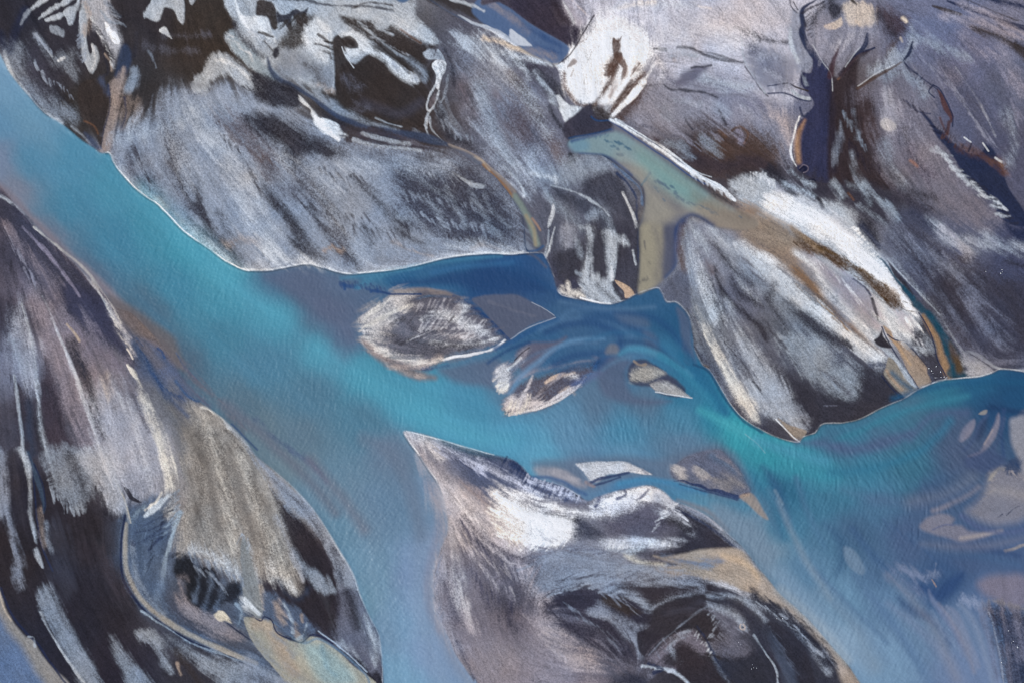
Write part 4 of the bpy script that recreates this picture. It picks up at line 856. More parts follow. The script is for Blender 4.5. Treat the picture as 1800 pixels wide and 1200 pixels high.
LAND3 = """
p '#b9b3b8' 9 s .8 | 712,758 735,775 760,815 790,850 830,885 870,925 900,950 900,965 860,955 820,920 790,890 775,870 760,840 735,800
p '#c8c8d0' 5 s .8 | 708,757 750,765 800,780 842,792 840,810 800,800 770,810 745,790
p '#59627f' 5 s .88 | 755,768 800,780 842,792 868,800 900,805 918,820 935,836 965,846 992,856 1016,870 1034,880 1010,886 970,880 930,866 900,850 868,838 830,822 790,805 
l '#2f3f66' 3 3 s .8 | 905,815 925,835 930,855
l '#2f3f66' 3 3 s .7 | 880,825 900,840 905,855
l '#c5cbe0' 3 3 s .8 | 840,805,2 870,825,5 910,850,5 950,870,4
l '#c5cbe0' 2.5 2.5 s .8 | 930,845 960,855 1000,872 1030,880
l '#c5cbe0' 4 4 s .7 | 760,775 800,795 850,820
l '#2f3652' 2.5 3 s .8 | 780,780 815,792 850,800 885,808
l '#2f3652' 3 3 s .7 | 800,805 830,822
l K 1.5 1.5 s .8 | 1010,868 1035,878 1045,872
l '#e9ebf2' 1.3 1.2 f .8 | 715,757 760,768 800,779 842,791 868,798
l '#e9ebf2' 1.3 1.2 f .8 | 920,818 940,834 990,853 1018,870
p '#c9c3c8' 10 s .75 | 770,830 800,840 850,870 890,900 930,950 900,960 850,930 810,895 785,870
l '#8f7f80' 5 7 s .7 | 790,835,3 830,862,8 865,895,8 890,925,3
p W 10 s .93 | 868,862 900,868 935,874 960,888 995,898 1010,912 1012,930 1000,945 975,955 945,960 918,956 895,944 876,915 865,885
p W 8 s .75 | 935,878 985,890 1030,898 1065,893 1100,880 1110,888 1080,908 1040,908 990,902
p '#dcdee8' 5 s .9 | 1036,885 1052,872 1080,864 1108,857 1140,852 1166,862 1188,882 1175,885 1150,876 1120,888 1090,900 1060,903 1040,898
l W 4 3 s .9 | 1045,890 1080,872 1115,862 1135,862 1145,872 1120,880
l '#51597a' 2.5 2 s .85 | 1085,875 1100,868 1098,860
l '#51597a' 2 2 s .8 | 1140,860 1130,870 1120,878
l '#51597a' 4 2.5 s .9 | 1050,865 1052,878 1048,890
l '#a9b0c4' 3 3 s .7 | 1150,870 1180,885 1200,905
p '#5d5a6b' 9 s .75 | 1055,915 1110,895 1155,900 1175,920 1160,940 1120,938 1085,945 1060,935
p '#464858' 5 s .92 | 1010,908 1022,906 1042,918 1062,942 1055,948 1030,946 1010,944 1012,928
l K 2 2.5 s .7 | 960,900 990,906 1015,915
l '#b5bac6' 9 8 s .75 | 1160,875 1190,905 1215,930
p '#3a3946' 4 s .95 | 1187,890 1205,895 1235,912 1265,930 1290,955 1298,966 1260,960 1220,962 1196,967 1200,952 1215,948 1222,938 1200,932 1212,920 1200,905
l K 4 4 s .85 | 1170,915,4 1190,918,8 1205,932,6 
l '#c3c7d2' 7 6 s .85 | 1060,955,4 1090,955,8 1130,953,8 1170,950,7 1200,948,3
p '#8b92a4' 2.5 s .9 | 1182,875 1192,880 1222,892 1250,908 1277,932 1302,957 1323,983 1345,1010 1330,1003 1305,975 1280,950 1245,922 1210,902
l '#b3b5c2' 2 2 s .8 | 1200,885 1240,905 1270,930
l n 2 2 s .7 | 1190,895 1240,920 1285,955 1310,985
l K 4 5 s .85 | 1110,970 1140,974 1180,972 1230,966
p '#ab9f94' 4 f .95 | 1150,976 1165,978 1200,972 1230,966 1270,962 1300,964 1315,978 1330,998 1350,1018 1370,1045 1365,1058 1330,1046 1290,1033 1250,1022 1210,1015 1170,1010 1150,1000 1190,992 1170,985
l '#66758f' 5 5 s .85 | 1165,978,3 1195,985,7 1230,992,7 1265,988,2
l '#8290a4' 3 4 s .7 | 1160,1000 1200,1000 1250,995
l '#c2ae98' 5 5 f .7 | 1270,975 1310,990 1340,1020
l '#ddd8c8' 3 3 s .85 | 1098,975,2 1120,985,6 1150,990,4 1165,992,2
p '#77829a' 4 s .8 | 1150,1000 1190,1005 1250,1020 1230,1022 1180,1018 1155,1012
l g 3 3 s .85 | 1130,960 1100,968 1070,965
l '#aab4c4' 9 9 s .75 | 970,1035,5 1010,1015,10 1060,1008,11 1120,1005,9 1180,1012,6
p '#8b95a8' 8 s .8 | 920,990 980,960 1060,970 1140,990 1180,1012 1120,1018 1060,1018 1000,1030 960,1050 925,1040
l '#b8bcc8' 2.5 2.5 s .8 | 1200,1015 1260,1024 1310,1042 1360,1065 1400,1095
p '#3a394a' 7 s .88 | 948,1052 975,1040 1010,1032 1060,1035 1110,1042 1130,1060 1145,1085 1135,1105 1105,1120 1125,1150 1135,1172 1110,1175 1060,1160 1020,1135 985,1110 960,1085
l '#9aa5b8' 5 4 s .85 | 1068,1036,2 1090,1034,5 1115,1045,6 1132,1062,6 1148,1070,5 1175,1050,7 1205,1042,7 1235,1035,3
l '#8a93a6' 5 5 s .8 | 1055,1065 1085,1080 1110,1098 1135,1098
l '#8a93a6' 4 4 s .8 | 1040,1075 1070,1085 1090,1110 1110,1125
l '#8a93a6' 6 5 s .8 | 1085,1095,3 1105,1110,7 1120,1130,7 1125,1150,4
p k 4 s .9 | 1060,1045 1090,1050 1120,1070 1125,1080 1090,1078 1065,1060
l '#6b6c7e' 5 6 s .7 | 965,1070 1010,1085 1050,1110 1090,1140
l '#777787' 8 7 s .7 | 1000,1120 1050,1145 1100,1165 1140,1180
p '#3b3741' 5 s .93 | 1085,1030 1150,1024 1215,1016 1255,1028 1252,1042 1215,1042 1180,1052 1150,1062 1135,1045 1110,1036
l '#8f99ac' 4 4 s .7 | 1120,1022 1170,1022 1220,1026 1235,1035
p '#3b3842' 3 f .95 | 1150,1070 1175,1056 1205,1050 1240,1046 1250,1050 1235,1065 1205,1085 1180,1108 1160,1112 1132,1110 1145,1095
l '#4f5162' 5 5 s .5 | 1170,1075 1200,1070 1230,1058
p '#35323d' 2.5 f .95 | 1122,1110 1150,1112 1170,1118 1155,1130 1142,1145 1132,1152 1122,1140
l '#7d879a' 1.5 1.5 s .8 | 1140,1150 1165,1125 1200,1095 1230,1072 1250,1062
p '#6c6d7e' 5 s .75 | 1238,1072 1255,1063 1280,1070 1300,1085 1312,1110 1300,1120 1320,1140 1300,1155 1270,1150 1245,1130 1260,1110 1250,1090
p '#38343c' 5 s .9 | 1215,1085 1240,1072 1258,1085 1270,1110 1265,1130 1235,1105 1212,1098
l '#9aa4b5' 5 4 s .8 | 1248,1064,2 1275,1070,6 1300,1086,5 1308,1104,3
p '#7b7684' 4 s .8 | 1140,1148 1165,1130 1190,1112 1210,1105 1235,1120 1245,1140 1230,1150 1200,1130 1180,1140 1165,1165 1185,1175 1160,1172 1145,1165
l '#9aa4b5' 3 3 s .85 | 1195,1160 1180,1140 1185,1125 1210,1108
p '#3a333a' 4 s .95 | 1185,1155 1200,1130 1225,1145 1250,1165 1275,1205 1220,1205 1195,1180
l '#7d879a' 3 3 s .8 | 1245,1130 1255,1155 1270,1180 1282,1200
l n 2 2 s .8 | 1225,1100 1245,1130 1260,1160 1285,1190
p '#353745' 4 s .9 | 1262,1160 1300,1158 1330,1145 1350,1150 1362,1205 1290,1205
l '#c0c8d4' 3 2 s .85 | 1130,1170 1150,1172 1180,1178 1200,1190 1215,1205
l n 3 2 s .8 | 1140,1165 1165,1175 1150,1180
p '#37394a' 4 s .9 | 1080,1185 1110,1180 1135,1192 1130,1205 1075,1205
p '#5b5e70' 7 s .7 | 1020,1150 1060,1160 1100,1180 1080,1195 1040,1180
p '#3a3b4a' 4 s .93 | 1250,1050 1280,1052 1305,1065 1330,1090 1345,1120 1350,1150 1332,1130 1315,1095 1295,1072 1268,1062
l '#98a3b5' 4 3 s .85 | 1245,1048 1285,1048 1320,1062 1345,1090
l '#98a3b5' 4 4 s .8 | 1330,1058 1375,1085 1410,1115 1440,1150 1455,1180
p '#2f3140' 4 s .9 | 1320,1035 1360,1055 1390,1075 1420,1100 1445,1125 1465,1160 1450,1170 1425,1135 1395,1110 1350,1075 1325,1055
l '#8590a4' 3 3 s .7 | 1380,1070 1420,1095 1450,1135 1480,1180
p '#34333f' 4 f .9 | 1350,1090 1380,1105 1410,1130 1425,1165 1430,1205 1390,1205 1375,1160 1355,1120
p '#4b5468' 4 s .85 | 1350,1105 1370,1130 1385,1160 1405,1205 1385,1205 1368,1165
l '#a7b3c3' 1.5 1.5 s .9 | 1325,1115 1345,1145 1362,1170 1368,1205
p '#a39b96' 6 f .85 | 1340,1005 1372,1042 1402,1067 1435,1098 1467,1138 1495,1175 1515,1205 1485,1205 1465,1160 1430,1115 1390,1080 1365,1060 1335,1048
p '#7d7884' 14 s .7 | 785,930 805,950 830,1000 870,1050 900,1080 930,1110 900,1130 860,1110 820,1080 790,1040 778,980
p '#585664' 12 s .65 | 812,915 835,925 870,950 900,975 930,1010 945,1060 920,1085 885,1090 860,1070 845,1030 830,990 815,960
l '#b0a8ae' 6 8 s .7 | 780,960,3 790,1010,8 805,1060,8 830,1100,5
l '#9a94a0' 5 7 s .6 | 830,960 865,1010 900,1050
l '#9a94a0' 4 6 s .6 | 870,950 910,990 940,1010
l '#c2bec8' 5 6 s .6 | 800,900,3 840,935,7 880,955,8 930,965,5
l n 2.5 2.5 s .9 | 803,1128 815,1155 828,1180 838,1205
l '#3f4055' 8 8 s .6 | 780,1010 790,1050 805,1090
l '#35364a' 9 9 s .8 | 890,1060 895,1090 910,1105
l '#4a4858' 6 8 s .7 | 935,980 945,1010 920,1040
l '#bbb2b8' 9 12 s .6 | 925,1000 945,1050 960,1100 1000,1140 1040,1170
l '#a99a98' 10 12 s .5 | 970,1120 1020,1150
"""  # large W patches on the southern bar paint glare into the ground colour
# water outlines: name : outline
WATER = {
'river': (3, """-460,-330 -250,-150 -60,30 -8,85 20,133 53,173 77,200 110,220 143,247 167,263 178,270 192,270 200,287 217,310 247,340 280,363 317,402 340,420 370,440 397,460 427,475 450,477 483,475 537,465
563,470 607,482 650,480 700,474 743,465 783,455 827,449 863,447 897,448 927,446 945,446 957,450 972,487 983,517 1010,525 1043,532 1073,535 1100,528 1120,518 1153,507 1163,515 1172,531 1190,533 1210,556
1217,587 1220,613 1233,640 1248,653 1263,677 1283,710 1307,737 1333,753 1350,762 1377,773 1403,778 1413,768 1433,761 1447,746 1480,744 1513,736 1543,721 1570,709 1590,701 1613,686 1640,674 1660,668 1700,664 1720,662
1742,656 1763,649 1800,654 1960,680 2280,760 2280,1700 1760,1700 1640,1380 1540,1230 1513,1200 1493,1170 1467,1140 1433,1100 1400,1067 1372,1043 1350,1017 1323,983 1303,957 1277,933 1250,910 1220,893 1187,880
1167,863 1140,852 1107,857 1080,863 1050,872 1033,879 1013,867 990,854 960,845 933,835 917,818 900,806 867,798 840,790 797,778 750,764 711,757 717,773 737,800 750,820 770,850 783,890 787,930
773,967 763,1007 763,1047 770,1080 787,1117 803,1153 830,1193 850,1240 960,1640 700,1640 680,1380 674,1200 672,1167 667,1117 650,1083 633,1043 623,1010 600,970 577,933 550,893 517,857 483,827 450,800 430,772 400,742 360,712
333,692 320,665 300,625 270,590 233,552 205,540 187,520 167,498 133,466 100,432 67,402 50,385 20,350 -8,318 -200,120 -460,-60"""),
'pool': (4, """1000,247 1040,238 1077,229 1073,213 1100,228 1140,254 1180,281 1210,304 1243,322 1262,336 1280,352 1300,366 1330,385 1330,400 1300,405 1262,400 1240,389 1213,379 1196,390 1190,410 1188,440 1190,465 1178,482 1160,500 1140,510 1120,518 1123,480 1124,440 1122,400 1131,370 1132,345 1127,327 1100,303 1080,287 1060,274 1023,271 1000,266"""),
'stream': (1.5, """783,252 810,260 835,272 852,284 870,300 890,316 906,330 918,345 930,368 940,385 950,400 958,430 955,444 940,447 926,442 922,420 921,395 914,372 902,352 893,338 880,322 865,306 845,292 820,276"""),
'channel': (3, """690,-8 738,-8 790,22 835,44 880,58 905,78 935,98 960,108 978,114 1000,92 998,80 965,60 930,40 905,20 880,5 850,-8 1000,-200 600,-200"""),
}
# water tones laid inside each minor water
WTONE = """
p '#4d6b93' 3 f .95 channel | 690,-10 738,-8 790,22 835,44 880,58 905,74 860,68 820,58 800,72 778,74 758,56 727,32 697,12
l '#7a7688' 7 7 f .7 channel | 730,10 770,35 810,50 850,58
l '#8a8796' 6 6 f .6 channel | 880,25 920,65 955,95
p '#557099' 3 f .9 channel | 850,-10 880,5 905,20 930,40 965,60 998,80 1000,92 980,112 940,100 905,76 860,50 830,20 
l '#2f4f80' 3 3 s .8 channel | 920,45 950,62 985,82
l '#2f4f80' 2 3 s .7 channel | 940,80 960,85 985,95
l '#9a8f92' 4 4 s .6 channel | 860,0 900,30 930,55
l '#9a8f92' 4 4 s .6 channel | 930,85 955,95 975,103
l '#2d3f66' 2 1.5 f .9 channel | 690,0 697,13 727,33 757,57 773,73 782,88
p '#d4d8e2' 1.5 s .95 - | 898,52 910,60 922,68 936,82 920,80 898,76
l '#d5dae4' 2 1.5 s .9 - | 805,27,1 830,40,2 858,50,3 885,64,4 905,78,3
l w 2 2 s .8 - | 790,0 830,10 850,20
p '#8aa5a9' 6 f .9 pool | 1000,250 1040,240 1075,232 1110,245 1200,310 1290,370 1330,395 1260,390 1213,370 1150,310 1080,280 1020,268
p '#7ba8a5' 16 f .85 pool | 1125,268 1160,285 1200,312 1235,345 1240,370 1215,362 1180,345 1150,325 1120,295
p '#a39c8e' 14 f .9 pool | 1090,290 1130,300 1145,330 1180,360 1180,385 1140,400 1130,370 1132,340 1110,305
p '#6f98ac' 8 f .8 pool | 1000,248 1030,245 1035,262 1010,268
p '#a99f86' 8 f .9 pool | 1128,395 1165,400 1165,460 1160,495 1122,515 1124,440
p '#a0907e' 12 f .9 pool | 1220,365 1250,350 1290,368 1330,385 1330,410 1260,405 1225,385
p '#57596c' 8 f .85 pool | 1168,400 1195,400 1190,440 1188,465 1165,490 1168,440
l '#1d3a6c' 4 4 f .95 pool | 1188,425,1 1190,403,3 1200,388,4 1215,380,4 1235,386,3 1248,395,1
l '#2c4a78' 3 4 f .7 pool | 1190,430 1188,465 1172,488
l '#2b4a80' 3 4 f .8 pool | 1005,248 1040,238 1075,229
l '#2b4a80' 2 3 f .8 pool | 1020,271 1060,273 1085,287 1110,308
l '#5c5a5c' 1.2 1.5 s .7 pool | 1132,425 1134,440
l '#5c5a5c' 1.5 1.5 s .7 pool | 1140,460 1143,464
l '#5c5a5c' 2 2.5 s .7 pool | 1127,495 1136,492
x '#33617e' 1.7 5 4 5 .75 | 1066,247 1080,250 1094,254 1106,262
x '#33617e' 1.5 4 3 5 .7 | 1076,256 1086,260
l '#33617e' 2.2 1.5 s .7 pool | 1085,272 1093,273
l '#54788a' 1.2 1.5 s .7 pool | 1128,326 1136,315 1143,304
x '#33617e' 1.7 4 4 4 .75 | 1150,318 1162,322 1172,328 1180,330
x '#33617e' 1.7 3 4 4 .75 | 1152,330 1158,336 1166,334
x '#33617e' 1.8 4 4 5 .75 | 1188,338 1192,346 1202,354
x '#33617e' 1.7 7 3 5 .75 | 1208,356 1222,360 1236,366 1250,370 1260,375
l '#8f8072' 9 16 f .75 - | 1300,378,6 1340,395,12 1390,425,14
l '#33617e' 2 1.5 s .7 pool | 1166,350 1169,353
l '#33617e' 1.8 1.5 s .7 pool | 1300,380 1304,383
p '#7e6a5c' 6 s .6 - | 1245,330 1275,345 1310,362 1330,378 1300,372 1270,358
l '#4a4346' 3 2.5 s .75 - | 1246,333,1 1262,343,3 1280,354,3 1297,364,1
l '#9a8a7e' 3 3 f .8 stream | 790,255 830,270 860,292 890,322 905,338
l '#a0764e' 3 2.5 f .9 stream | 850,290 865,305 885,325 900,345
l '#c8b49c' 1.5 2 s .8 stream | 835,275 848,285 860,300
l '#8d9c90' 5 4 f .8 stream | 905,345 925,375 935,400 945,430
l '#a89878' 3 3 f .8 stream | 925,380 938,405 942,430
l '#b48a6c' 2 2 f .7 stream | 935,385 950,405
l '#2a4468' 1.6 1.5 f .9 stream | 870,297 890,312 906,326 918,342 930,364 945,388
l '#2a4468' 1.3 1.3 f .9 stream | 912,372 920,395 922,430 930,443
l '#2f5a88' 2 2 f .8 stream | 928,443 945,440 955,433
"""
